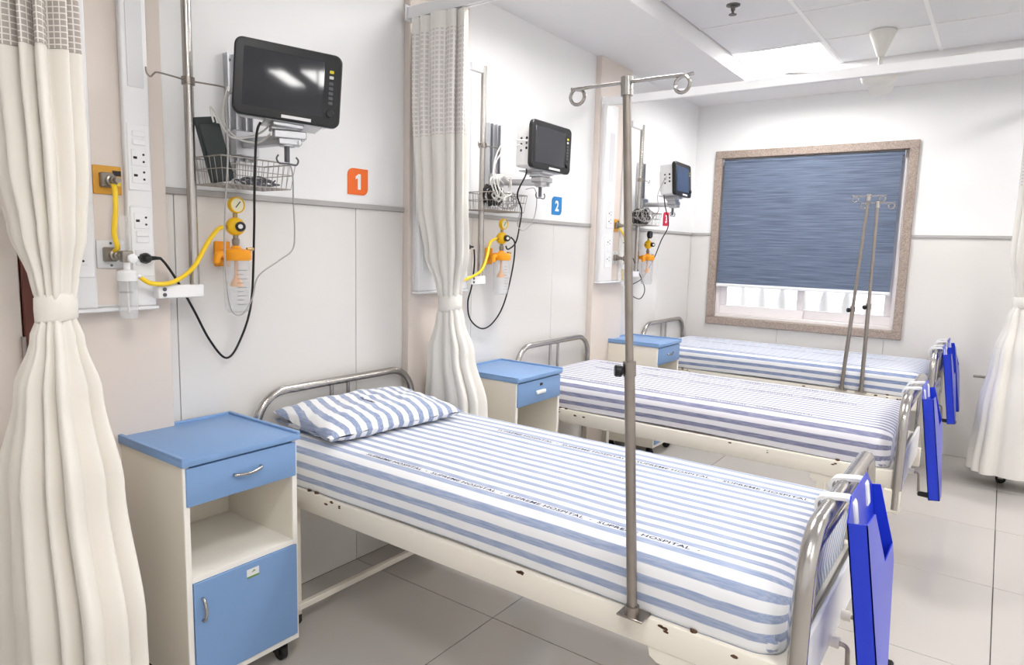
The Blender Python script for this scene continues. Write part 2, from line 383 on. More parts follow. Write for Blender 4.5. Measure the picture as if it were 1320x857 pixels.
part('bottom_bar', MB().rbox((ix0+.006, -.002, 1.162), (ix1-.04, .012, 1.19), .004, 2), 'plastic_white', bl)
part('roller_tube', MB().cyl((ix0+.012, .018, iz1-.03), (ix1-.03, .018, iz1-.03), .02, 20), 'blind_fabric', bl)
part('bracket', MB().rbox((ix0+.001, -.005, iz1-.06), (ix0+.01, .04, iz1-.003), .002, 1), 'aluminium', bl)
part('bracket', MB().rbox((ix1-.03, -.005, iz1-.06), (ix1-.022, .04, iz1-.003), .002, 1), 'aluminium', bl)
part('chain', MB().tube([(ix1-.018, .01, iz1-.03), (ix1-.018, .01, 1.5), (ix1-.018, .02, 1.5), (ix1-.018, .02, iz1-.03)], .0022, 6), 'plastic_white', bl)
ba = thing('balustrade', 'pale balustrade with oval balusters outside beyond the window', 'balustrade', (.95, YW+.62, 0))
part('base_wall', MB().rbox((-1.3, -.09, 0), (1.3, .09, .78), .01, 1), 'stone', ba)
part('coping', MB().rbox((-1.3, -.10, 1.19), (1.3, .10, 1.26), .01, 1), 'stone', ba)
bprof = [(.02, .78), (.03, .80), (.02, .83), (.03, .88), (.044, .95), (.046, 1.0), (.034, 1.08), (.02, 1.13), (.032, 1.16), (.032, 1.19)]
bme = MB().lathe(bprof, n=14).mesh('baluster', 'stone')
for k in range(14): link('baluster', bme, ba, (-1.2+k*.183, 0, 0))

# ------------------------------------------------------------------ curtain rails and curtains
def rail(name, y, z0, x1, label):
    t = thing('curtain_rail', label, 'curtain rail', (.04, y, z0), group='white curtain rails')
    part('track', MB().box((.004, -.016, .012), (x1-.04, .016, .05)).box((.004, -.016, 0), (x1-.04, -.005, .012)).box((.004, .005, 0), (x1-.04, .016, .012)), 'plastic_white', t, smooth=False)
    part('wall_flange', MB().rbox((0, -.03, -.01), (.008, .03, .06), .003, 1), 'plastic_white', t)
    for x in (2.75, x1-.12):
        if z0+.05 < HC: part('ceiling_drop', MB().cyl((x, 0, .05), (x, 0, (HS if x < SX-.05 else HC)-z0), .007, 10), 'plastic_white', t)
    return t
rail('rail', -1.28, 2.46, 3.6, 'white curtain rail above the big curtain at the left edge')
rail('rail', .278, 2.455, 3.6, 'white curtain rail above the curtain beside the first bed')
rail('rail', 2.10, 2.405, 3.6, 'white curtain rail crossing in front of the ceiling fan')
t = thing('curtain_rail', 'white curtain rail above the curtain at the right edge', 'curtain rail', (2.44, 3.2, 2.475), group='white curtain rails')
part('track', MB().box((-.016, -.5, .012), (.016, .69, .05)).box((-.016, -.5, 0), (-.005, .69, .012)).box((.005, -.5, 0), (.016, .69, .012)), 'plastic_white', t, smooth=False)
for y in (-.4, .15): part('ceiling_drop', MB().cyl((0, y, .05), (0, y, HC-2.475), .007, 10), 'plastic_white', t)

def interp(keys, z):
    for (z0, *a), (z1, *b) in zip(keys, keys[1:]):
        if z0 <= z <= z1:
            u = (z-z0)/(z1-z0); u = u*u*(3-2*u)
            return [p+(q-p)*u for p, q in zip(a, b)]
    return list(keys[-1][1:]) if z > keys[-1][0] else list(keys[0][1:])
def curtain(label, loc, keys, zband, ztop, ztie, nf, seed, cream, net, rot=0, group='hospital cubicle curtains', hz=.0):
    """keys: (z, cx, cy, rx, ry, ripple). The bundle is a pleated closed sleeve of cloth."""
    t = thing('curtain', label, 'curtain', loc, (0, 0, rot), group)
    rnd = random.Random(seed); ph = [rnd.uniform(0, 6.28) for _ in range(6)]; am = [rnd.uniform(.6, 1.2) for _ in range(nf)]
    NU = nf*14
    def ring(z):
        cx, cy, rx, ry, rp = interp(keys, z); out = []
        for k in range(NU):
            a = 2*PI*k/NU; fz = nf*a/(2*PI); i = int(fz) % nf; u = fz-int(fz)
            amp = am[i]*(1-u)+am[(i+1) % nf]*u
            drift = .45*math.sin(.55*z+ph[0]+2*a)+.2*math.sin(1.3*z+ph[1]+3*a)
            s = 2*abs(math.sin((nf*a+drift*1.6)/2))**.8-1.1
            d = rp*amp*s + rp*.35*math.sin((nf//2)*a+ph[2]+z)
            c, sn = math.cos(a), math.sin(a)
            out.append((cx+(rx+d*(.55+.45*abs(c)))*math.copysign(abs(c)**.75, c), cy+(ry+d)*math.copysign(abs(sn)**.75, sn), z))
        return out
    def sleeve(name, z0, z1, nz, m, solid=True):
        b = MB(); zs = [z0+(z1-z0)*i/nz for i in range(nz+1)]; R = [ring(z) for z in zs]
        for r_ in R: b.v += r_
        for i in range(nz):
            for k in range(NU): b.f.append((i*NU+k, i*NU+(k+1) % NU, (i+1)*NU+(k+1) % NU, (i+1)*NU+k))
        me = bpy.data.meshes.new(name); me.from_pydata(b.v, [], b.f); me.materials.append(MATS[m])
        me.polygons.foreach_set('use_smooth', [True]*len(me.polygons))
        # arc length uv
        base = R[len(R)//2]; arc = [0]
        for k in range(NU): arc.append(arc[-1]+(Vector(base[(k+1) % NU])-Vector(base[k])).length)
        uv = me.uv_layers.new(name='UVMap'); li = 0
        for i in range(nz):
            for k in range(NU):
                for (uu, zz) in ((arc[k], zs[i]), (arc[k+1], zs[i]), (arc[k+1], zs[i+1]), (arc[k], zs[i+1])):
                    uv.data[li].uv = (uu, zz); li += 1
        return link(name, me, t)
    sleeve('cloth', keys[0][0], zband, 70, cream)
    sleeve('mesh_band', zband+.001, ztop-.07, 20, net)
    sleeve('header', ztop-.069, ztop, 6, cream)
    # hem line and tie
    cx, cy, rx, ry, rp = interp(keys, ztie)
    b = MB(); prof = []; n = 40
    for z, e in ((-.036, .006), (-.03, .011), (0, .012), (.03, .011), (.036, .006)):
        prof.append([(cx+(rx+e+rp*.6)*math.cos(2*PI*k/n), cy+(ry+e+rp*.6)*math.sin(2*PI*k/n), ztie+z+.006*math.sin(2*PI*k/n+1)) for k in range(n)])
    for r_ in prof: b.v += r_
    for i in range(4):
        for k in range(n): b.f.append((i*n+k, i*n+(k+1) % n, (i+1)*n+(k+1) % n, (i+1)*n+k))
    part('tie_band', b, cream, t)
    if hz:
        cx, cy, rx, ry, rp = interp(keys, ztop)
        for k in range(9):
            x = cx-rx*.9+1.8*rx*k/8
            part('hook', MB().tube([(x, cy, ztop-.03), (x, cy+.008, ztop-.005), (x, cy, ztop+hz)], .0025, 6), 'plastic_white', t)
    return t
# (z, cx, cy, rx, ry, ripple)
curtain('large cream curtain tied in the middle, filling the left edge', (0, -1.29, 0),
        [(.08, .300, 0, .262, .105, .034), (.43, .300, 0, .250, .10, .034), (.8, .285, 0, .185, .09, .030), (1.05, .305, 0, .112, .07, .020), (1.19, .325, 0, .062, .048, .010), (1.265, .332, 0, .036, .034, .004), (1.33, .326, 0, .056, .042, .008), (1.47, .29, 0, .118, .055, .018), (1.62, .262, 0, .150, .06, .026), (1.85, .245, 0, .155, .06, .030), (2.2, .242, 0, .158, .06, .030), (2.46, .24, 0, .158, .055, .028)],
        1.905, 2.455, 1.27, 13, 3, 'curtain_cream', 'net_taupe', hz=.015)
curtain('cream curtain tied with a band between the first and second beds', (0, .40, 0),
        [(.10, .22, .035, .185, .07, .026), (.45, .222, .035, .175, .07, .026), (.7, .218, .03, .15, .065, .024), (.95, .205, .01, .105, .06, .018), (1.12, .205, 0, .060, .048, .008), (1.19, .207, -.005, .043, .04, .004), (1.25, .208, -.01, .055, .045, .008), (1.42, .212, -.04, .10, .05, .018), (1.65, .228, -.095, .122, .042, .020), (2.1, .230, -.122, .132, .034, .021), (2.46, .230, -.125, .134, .032, .020)],
        1.935, 2.445, 1.19, 11, 11, 'curtain_white', 'net_pale', hz=.02)
curtain('cream curtain tied with a band at the right edge before the window wall', (2.44, 3.3, 0),
        [(.10, 0, 0, .205, .16, .022), (.5, 0, 0, .18, .15, .022), (.85, -.01, 0, .13, .11, .018), (1.1, -.015, 0, .075, .065, .010), (1.2, -.015, 0, .045, .045, .004), (1.28, -.015, 0, .06, .055, .007), (1.5, -.01, 0, .10, .11, .015), (1.9, 0, 0, .105, .15, .018), (2.46, 0, 0, .11, .16, .018)],
        1.91, 2.465, 1.2, 11, 23, 'curtain_white', 'net_pale', hz=.02)

# ------------------------------------------------------------------ ceiling fan, sprinkler
t = thing('ceiling_fan', 'white three bladed ceiling fan near the light panel', 'ceiling fan', (1.57, 2.78, HC))
part('canopy', MB().lathe([(.075, 0), (.075, -.012), (.06, -.05), (.032, -.12), (.022, -.15), (.018, -.152)]), 'fan_cream', t)
part('rod', MB().cyl((0, 0, -.145), (0, 0, -.23), .012, 14), 'fan_cream', t)
part('motor_housing', MB().lathe([(.012, -.205), (.03, -.215), (.05, -.23), (.085, -.245), (.1, -.26), (.102, -.275), (.094, -.295), (.07, -.312), (.035, -.322), (.0, -.324)], n=32), 'fan_cream', t)
for k in range(3):
    a = YAW+PI+k*2*PI/3
    b = MB(); n = 14; up_ = []
    for i in range(n+1):
        x = .10+.47*i/n; wd = .055+.02*math.sin(PI*i/n)
        if i == n: wd = .045
        up_.append((x, wd, i))
    vs = [];
    for (x, wd, i) in up_:
        for s, z in ((-1, .012), (1, -.012)):
            for q in (.002, -.002): vs.append((x, s*wd, -.262+z*(1-i/n*.4)+q))
    fs = []
    for i in range(n):
        o = i*4; p = o+4; fs += [(o, o+2, p+2, p), (o+1, p+1, p+3, o+3), (o, p, p+1, o+1), (o+2, o+3, p+3, p+2)]
    fs += [(0, 1, 3, 2), (n*4, n*4+2, n*4+3, n*4+1)]
    b.add(vs, fs); b.xf(Matrix.Rotation(a, 4, 'Z')); part('blade', b, 'fan_cream', t)
t = thing('sprinkler', 'small metal fire sprinkler head on the ceiling tiles', 'sprinkler', (.95, 1.88, HC+.002))
part('flange', MB().lathe([(.038, 0), (.038, -.006), (.02, -.012), (.0, -.012)]), 'sprinkler', t)
part('body', MB().lathe([(.012, -.008), (.012, -.03), (.007, -.034), (.007, -.05), (0, -.05)], n=14), 'sprinkler', t)
part('deflector', MB().lathe([(0, -.05), (.022, -.051), (.022, -.054), (0, -.055)], n=14), 'sprinkler', t)

# ------------------------------------------------------------------ beds
BEDS = [-.545, 1.165, 2.93]; BW = .86; HX, FX = .045, 2.025; BDX = (0, 0, -.026)
def bed(i):
    y0 = BEDS[i]
    lab = ['cream steel hospital bed nearest the viewer, with steel end rails', 'cream steel hospital bed in the middle of the row', 'cream steel hospital bed farthest away under the window'][i]
    t = thing('hospital_bed', lab, 'bed', (BDX[i], y0, 0), group='hospital beds in a row')
    for y in (.015, BW-.055):
        s = part('side_rail', MB().rbox((HX, y, .485), (FX-.01, y+.04, .56), .004, 2), 'bed_cream', t)
        if y < .1:
            rn = random.Random(i)
            for k in range(11):      # chipped paint spots on the rail
                x = rn.choice([.35, .42, .5, .9, 1.3, 1.5, 1.7, 1.75, 1.85])+rn.uniform(-.05, .05); L_ = rn.uniform(.004, .012); z = rn.uniform(.535, .556)
                n = 7; pts = [(x+L_*math.cos(2*PI*q/n)*rn.uniform(.7, 1.2), z+L_*.5*math.sin(2*PI*q/n)*rn.uniform(.6, 1.2)) for q in range(n)]
                part('paint_chip', MB().prism(pts, y-.0006, y+.001, 'y'), 'rust', s, smooth=False)
            for x in (.345, .385, 1.79):
                part('rail_bolt', MB().cyl((x, y+.012, .558), (x, y+.012, .566), .009, 8), 'rust', s)
    for x in (HX+.02, .62, 1.05, 1.5, FX-.06): part('cross_rail', MB().rbox((x, .055, .49), (x+.035, BW-.055, .54), .003, 1), 'bed_cream', t)
    part('deck', MB().rbox((HX+.03, .05, .542), (FX-.03, BW-.05, .558), .002, 1), 'bed_cream', t)
    for x in (.205, 1.71):
        for y in (.022, BW-.062):
            l = part('leg', MB().rbox((x, y, .03), (x+.04, y+.04, .486), .004, 1), 'bed_cream', t)
            part('foot_cap', MB().lathe([(.022, 0), (.026, .006), (.026, .034), (.02, .036)], (x+.02, y+.02, 0), 16), 'rubber', l)
            poly = [(x-.03, .487), (x+.09, .487), (x+.085, .462), (x+.065, .45), (x-.005, .45), (x-.025, .462)]
            part('gusset_plate', MB().prism(poly, y-.004 if y < .1 else y+.04, y if y < .1 else y+.044, 'y'), 'bed_cream', t, smooth=False)
        part('floor_bar', MB().rbox((x+.038, .03, .064), (x+.062, BW-.03, .088), .003, 1), 'bed_cream', t)
    # head hoop and its bars
    hp = fillet([(HX, .013, .44), (HX, .013, .872), (HX, BW-.013, .872), (HX, BW-.013, .44)], .13, 10)
    part('head_hoop', MB().tube(hp, .0165, 14), 'steel', t)
    for y in (.37, .46): part('head_bar', MB().cyl((HX, y, .50), (HX, y, .858), .0085, 10), 'steel', t)
    part('head_cross_bar', MB().cyl((HX, .02, .50), (HX, BW-.02, .50), .012, 10), 'steel', t)
    # foot hoop
    fp = fillet([(FX, .016, .40), (FX, .016, .865), (FX, BW-.016, .865), (FX, BW-.016, .40)], .12, 10)
    part('foot_hoop', MB().tube(fp, .0205, 16), 'steel', t)
    ip = fillet([(FX, .036, .60), (FX, .11, .665), (FX, .11, .805), (FX, BW-.11, .805), (FX, BW-.11, .665), (FX, BW-.036, .60)], .035, 5)
    part('inner_tube', MB().tube(ip, .009, 10), 'steel', t)
    part('foot_panel', MB().rbox((FX-.006, .034, .45), (FX+.006, BW-.034, .60), .003, 1), 'plastic_white', t)
    for y in (.0, BW-.05): part('corner_block', MB().rbox((FX-.045, y, .385), (FX+.02, y+.05, .485), .004, 1), 'bed_cream', t)
    # cranks below the foot end
    for y in ((.36, .52) if i == 0 else (.40,)):
        c = part('crank_rod', MB().tube(fillet([(FX-.2, y, .47), (FX+.05, y, .47), (FX+.055, y, .385 if i else .37), (FX+.06, y, .375)], .012, 4), .006, 10), 'steel_worn', t)
        part('crank_collar', MB().cyl((FX-.03, y, .47), (FX+.03, y, .47), .014, 12), 'bed_cream', c)
        part('crank_handle', MB().lathe([(.007, 0), (.012, .004), (.013, .05), (.012, .085), (.007, .09)], (FX+.052, y, .372), 12, 'x'), 'black_plastic', c)
    return t
for i in range(3): bed(i)

MZ0, MZ1 = .5595, .725
def mtop(x, y, i):
    """height of the sheet above the deck (local x, y from the centre line)"""
    return MZ1 + .0016*math.sin(3.1*x+i)*math.cos(5*y) + .0025*noise.noise(Vector((x*3.0, y*4, i*3.7)))
WORD = text_mb('SUPREME HOSPITAL', .0225, 1.06, .0003)
wx = max(v[0] for v in WORD.v); WORD.v = [(v[0]*.262/wx, v[1], 0) for v in WORD.v]
DASH = text_mb('-', .02, 1, .0006)
def mattress(i):
    y0 = BEDS[i]+BW/2; hw = .400; X0, X1 = .085, 1.985
    lab = ['mattress in blue and white striped sheet on the nearest bed', 'mattress in dark blue striped sheet on the middle bed', 'mattress in blue striped sheet on the bed under the window'][i]
    t = thing('mattress', lab, 'mattress', (BDX[i], y0, MZ0), group='striped mattresses')
    rc = .055; re = .07; H = MZ1-MZ0
    # cross-section samples: (y, z fraction, arc)
    prof = []
    ns = 9
    for k in range(ns): prof.append((-hw, k/ns*(H-rc)))
    for k in range(8): a = PI/2*k/8; prof.append((-hw+rc*(1-math.cos(a)), H-rc+rc*math.sin(a)))
    nt = 44
    for k in range(nt+1): prof.append((-hw+rc+(2*hw-2*rc)*k/nt, H))
    prof += [(-y, z) for y, z in reversed(prof[:ns+8])]
    arc = [0]
    for p, q in zip(prof, prof[1:]): arc.append(arc[-1]+math.hypot(q[0]-p[0], q[1]-p[1]))
    half = arc[-1]/2
    xs = [X0+re*(1-math.cos(PI/2*k/8)) for k in range(8)]+[X0+re+(X1-X0-2*re)*k/80 for k in range(81)]+[X1-re*(1-math.cos(PI/2*k/8)) for k in reversed(range(8))]
    b = MB(); n = len(prof); uvs = []
    for x in xs:
        dx = min(x-X0, X1-x); ins = 0 if dx >= re else re-math.sqrt(max(0, re*re-(re-dx)**2))
        for (y, z), s in zip(prof, arc):
            yy = y*(hw-ins*.9)/hw; f = z/H
            zz = z-ins*.55*f**3
            bul = .010*math.sin(PI*min(1, f)) if abs(y) > hw-rc else 0
            yy += math.copysign(bul, y)
            sag = .010*(1-f)*math.sin(PI*(x-.1)/1.9*1.0)**2*(1 if y < 0 else 0)
            wr = .0035*noise.noise(Vector((x*5, z*14, i+y*2))) + (.006*noise.noise(Vector((x*22, z*18, i+5))) if (X1-x < .2 and y < 0) else 0)
            if f > .98: zz += mtop(x, y, i)-MZ1
            else: yy += math.copysign(wr, y)
            b.v.append((x, yy, zz+sag)); uvs.append((x, s-half+.0125))
    m = len(xs)
    for a in range(m-1):
        for k in range(n-1): b.f.append((a*n+k, a*n+k+1, (a+1)*n+k+1, (a+1)*n+k))
    b.f += [tuple(range(n)), tuple(reversed([(m-1)*n+k for k in range(n)]))]
    for a in range(m-1): b.f.append((a*n, (a+1)*n, (a+1)*n+n-1, a*n+n-1))
    me = bpy.data.meshes.new('sheet'); me.from_pydata(b.v, [], b.f)
    uv = me.uv_layers.new(name='UVMap')
    for l in me.loops: uv.data[l.index].uv = uvs[l.vertex_index]
    me.polygons.foreach_set('use_smooth', [len(p.vertices) == 4 for p in me.polygons]); me.materials.append(MATS[('sheet_stripe', 'sheet_stripe_dark', 'sheet_stripe_far')[i]])
    sh = link('sheet', me, t)
    # woven lettering: rows of words running along the sheet, lying on it
    rows = [(-.326, .06), (.224, -.09)] if i == 0 else [(-.326, -.02), (.074, .1), (.274, .02)]
    for (yr, off) in rows:
        x = .20+off
        while x < X1-.285:
            if i == 0 and x < .46: x += .305; continue
            q = MB()
            for v in WORD.v:
                X = x+v[0]; Y = yr-.0075+v[1]; q.v.append((X, Y, mtop(X, Y, i)-MZ0+.0012))
            q.f = list(WORD.f); part('lettering', q, 'ink', sh, smooth=False)
            q = MB()
            for v in DASH.v:
                X = x+.279+v[0]; Y = yr-.004+v[1]; q.v.append((X, Y, mtop(X, Y, i)-MZ0+.0012))
            q.f = list(DASH.f); part('lettering', q, 'ink', sh, smooth=False)
            x += .305
    # knotted sheet corner at the foot
    kb = MB(); nn = 16; vs = []
    for a in range(9):
        for k in range(nn):
            ph = PI*a/8; th = 2*PI*k/nn; r = .022*(1+.5*noise.noise(Vector((a*.8, math.cos(th)*2, math.sin(th)*2+i))))
            vs.append((X1-.03+1.1*r*math.sin(ph)*math.cos(th), -hw+.025+r*math.sin(ph)*math.sin(th), .03+1.3*r*math.cos(ph)))
    kb.add(vs, [(a*nn+k, a*nn+(k+1) % nn, (a+1)*nn+(k+1) % nn, (a+1)*nn+k) for a in range(8) for k in range(nn)])
    kn = part('sheet_knot', kb, ('sheet_stripe', 'sheet_stripe_dark', 'sheet_stripe_far')[i], t, ang=80)
    u2 = kn.data.uv_layers.new(name='UVMap')
    for l in kn.data.loops: c = kn.data.vertices[l.vertex_index].co; u2.data[l.index].uv = (c.x, c.z*1.5)
for i in range(3): mattress(i)

# pillow on the first bed
t = thing('pillow', 'blue and white striped pillow lying on the nearest bed', 'pillow', (.268, -.15, MZ1+.001), (0, 0, math.radians(-6)))
def PWR(u, v, side, h): return .014*noise.noise(Vector((u*2.6, v*3.4, side)))*h+.007*noise.noise(Vector((u*7+v*3, v*6, 4+side)))*(1-h*.4)
b = MB(); NX, NY = 34, 54; LX, LY = .20, .325; idx = {}; uvs = []
for side in (1, -1):
    for i in range(NX+1):
        for j in range(NY+1):
            u = i/NX*2-1; v = j/NY*2-1
            e = (1-abs(u)**2.6)*(1-abs(v)**3.2)
            pin = 1-.055*(1-abs(u)**2)*abs(v)**6; pin2 = 1-.07*(1-abs(v)**2)*abs(u)**6
            x = LX*u*pin2; y = LY*v*pin
            h = max(0, e)**.5
            wr = PWR(u, v, side, h)
            z = .035+(.072*h if side == 1 else -.034*h**.6)+wr
            # head side props up on the hoop end
            z += .03*max(0, -u)**2 if side == 1 else 0
            z = max(z, .0)
            idx[(side, i, j)] = len(b.v); b.v.append((x, y, z)); uvs.append((x, y+.020*math.sin(2.2*u+.6)*(1-.4*v)))
for side in (1, -1):
    for i in range(NX):
        for j in range(NY):
            q = [idx[(side, i, j)], idx[(side, i+1, j)], idx[(side, i+1, j+1)], idx[(side, i, j+1)]]
            b.f.append(tuple(q) if side == 1 else tuple(reversed(q)))
me = bpy.data.meshes.new('pillowcase'); me.from_pydata(b.v, [], b.f); uv = me.uv_layers.new(name='UVMap')
for l in me.loops: uv.data[l.index].uv = uvs[l.vertex_index]
bm = bmesh.new(); bm.from_mesh(me); bmesh.ops.remove_doubles(bm, verts=bm.verts, dist=.0012); bm.to_mesh(me); bm.free()
me.polygons.foreach_set('use_smooth', [True]*len(me.polygons)); me.materials.append(MATS['pillow_stripe'])
pw = link('pillowcase', me, t)
q = text_mb('SUPREME', .018, 1.05, .0006)
def pz(x, y):
    u = x/LX; v = y/LY; h = max(0, (1-abs(u)**2.6)*(1-abs(v)**3.2))**.5
    return .035+.072*h+PWR(u, v, 1, h)+.03*max(0, -u)**2+.0015
q.v = [(-.02+v[0]*1.2, -.045+v[1], 0) for v in q.v]; q.v = [(x, y, pz(x, y)) for x, y, z in q.v]
part('lettering', q, 'ink', pw, smooth=False)

# ------------------------------------------------------------------ IV poles on the beds
def iv_pole(label, base, top, kz, hw, bar_dir=(1, 0)):
    t = thing('iv_pole', label, 'drip stand', base, group='steel drip poles clamped to bed rails')
    d_ = Vector(top)-Vector(base); dn = d_.normalized(); K = dn*kz
    part('socket', MB().rbox((-.035, -.018, .0), (.035, .045, .006), .002, 1).cyl((0, 0, .004), (0, 0, .03), .017, 14), 'steel_worn', t)
    part('outer_tube', MB().tube([(0, 0, .005), K], .0127, 14), 'steel_worn', t)
    part('sleeve', MB().tube([K-dn*.03, K+dn*.006], .0155, 14), 'steel_worn', t)
    part('inner_tube', MB().tube([K, d_], .0098, 14), 'steel_worn', t)
    b = Vector((bar_dir[0], bar_dir[1], 0))
    side = Vector((-.81, -.586, 0))
    kn = part('clamp_knob', MB().tube([K-dn*.018, K-dn*.018+side*.018], .004, 8), 'steel', t)
    kb = MB().lathe([(.004, .016), (.011, .017), (.015, .021), (.015, .033), (.012, .036), (0, .036)], n=10)
    M = side.to_track_quat('Z', 'Y').to_matrix().to_4x4(); kb.xf(Matrix.Translation(K-dn*.018) @ M); part('knob_grip', kb, 'black_plastic', kn)
    part('cap', MB().tube([d_-dn*.03, d_+dn*.012], .014, 14), 'steel', t)
    for s in (1, -1):
        e = d_+b*s*hw; R = .018
        pts = [d_, d_+b*s*(hw-.03)]+[e-b*s*.022+b*s*(R*math.sin(a))+Vector((0, 0, -R+R*math.cos(a)))+Vector((-b.y, b.x, 0))*(.010*a/6.28) for a in [k*2*PI/16*1.0 for k in range(0, 17)]]+[e+Vector((0, 0, .004))+Vector((-b.y, b.x, 0))*.012]
        part('hook_arm', MB().tube(pts, .0042, 8), 'steel', t)
    return t
iv_pole('tall steel drip pole clamped to the near rail of the nearest bed', (1.645, -.552, .5605), (1.563, -.552, 1.84), .63, .155)
iv_pole('leaning steel drip pole on the far bed, left of the pair before the blind', (1.492, 2.924, .5605), (1.552, 2.93, 1.845), .56, .10)
iv_pole('upright steel drip pole on the far bed, right of the pair before the blind', (1.612, 2.924, .5605), (1.606, 2.94, 1.80), .585, .10)

# ------------------------------------------------------------------ chart holders hung on the foot hoops
def holder(label, y, tilt=8, wid=.34, hgt=.44, x=FX+.024, dx=0):
    t = thing('chart_holder', label, 'chart holder', (x+dx, y, .855), (0, -math.radians(tilt), 0), group='blue chart holders on the foot rails')
    dp = .043; th = .003; z0 = -hgt
    back = [(0, z0), (.09, z0), (wid, -.20), (wid, -.0), (wid-.06, .045), (.06, .045), (0, 0)]
    x0 = .024
    part('back_panel', MB().prism(back, x0, x0+th, 'x'), 'blue_plastic', t, smooth=False)
    part('side_panel', MB().box((x0, 0, z0), (x0+dp, th, 0)), 'blue_plastic', t, smooth=False)
    part('side_panel', MB().prism([(x0, -.20), (x0+dp, -.20), (x0+dp, -.155), (x0+dp*.55, .0), (x0, .0)], wid-th, wid, 'y'), 'blue_plastic', t, smooth=False)
    front = [(0, z0), (.09, z0), (wid, -.20), (wid, -.155), (.20, -.155), (.11, -.008), (0, 0)]
    part('front_panel', MB().prism(front, x0+dp-th, x0+dp, 'x'), 'blue_plastic', t, smooth=False)
    part('bottom_panel', MB().prism([(0, z0), (.09, z0), (wid, -.20), (wid, -.20+th*1.5), (.09, z0+th*1.5), (0, z0+th)], x0, x0+dp, 'x'), 'blue_plastic', t, smooth=False)
    for yy in (.085, wid-.085):
        hk = fillet([(x0-.001, yy, -.03), (x0-.001, yy, .03), (x0-.074, yy, .03), (x0-.074, yy, -.012)], .014, 5)
        b = MB(); n = len(hk)
        for p in hk:
            k = hk.index(p); a = hk[max(0, k-1)]; c = hk[min(n-1, k+1)]; tt = (c-a).normalized(); nr = Vector((tt.z, 0, -tt.x))
            for s in (-.019, .019):
                for e in (0, .008): b.v.append(tuple(p+Vector((0, s, 0))+nr*e))
        for k in range(n-1):
            o = k*4; q = o+4; b.f += [(o, o+2, q+2, q), (o+1, q+1, q+3, o+3), (o, q, q+1, o+1), (o+2, o+3, q+3, q+2)]
        b.f += [(0, 1, 3, 2), (n*4-4, n*4-2, n*4-1, n*4-3)]
        part('hook_clip', b, 'plastic_white', t)
    return t
holder('blue plastic chart holder on the foot of the nearest bed', -.37)
holder('blue plastic chart holder on the foot of the middle bed', BEDS[1]+.16)
holder('blue plastic chart holder on the far bed, next behind the middle one', BEDS[2]+.05, wid=.32, dx=-.03)
holder('blue plastic chart holder on the far bed closest to the window wall', BEDS[2]+.48, wid=.32, dx=-.03)

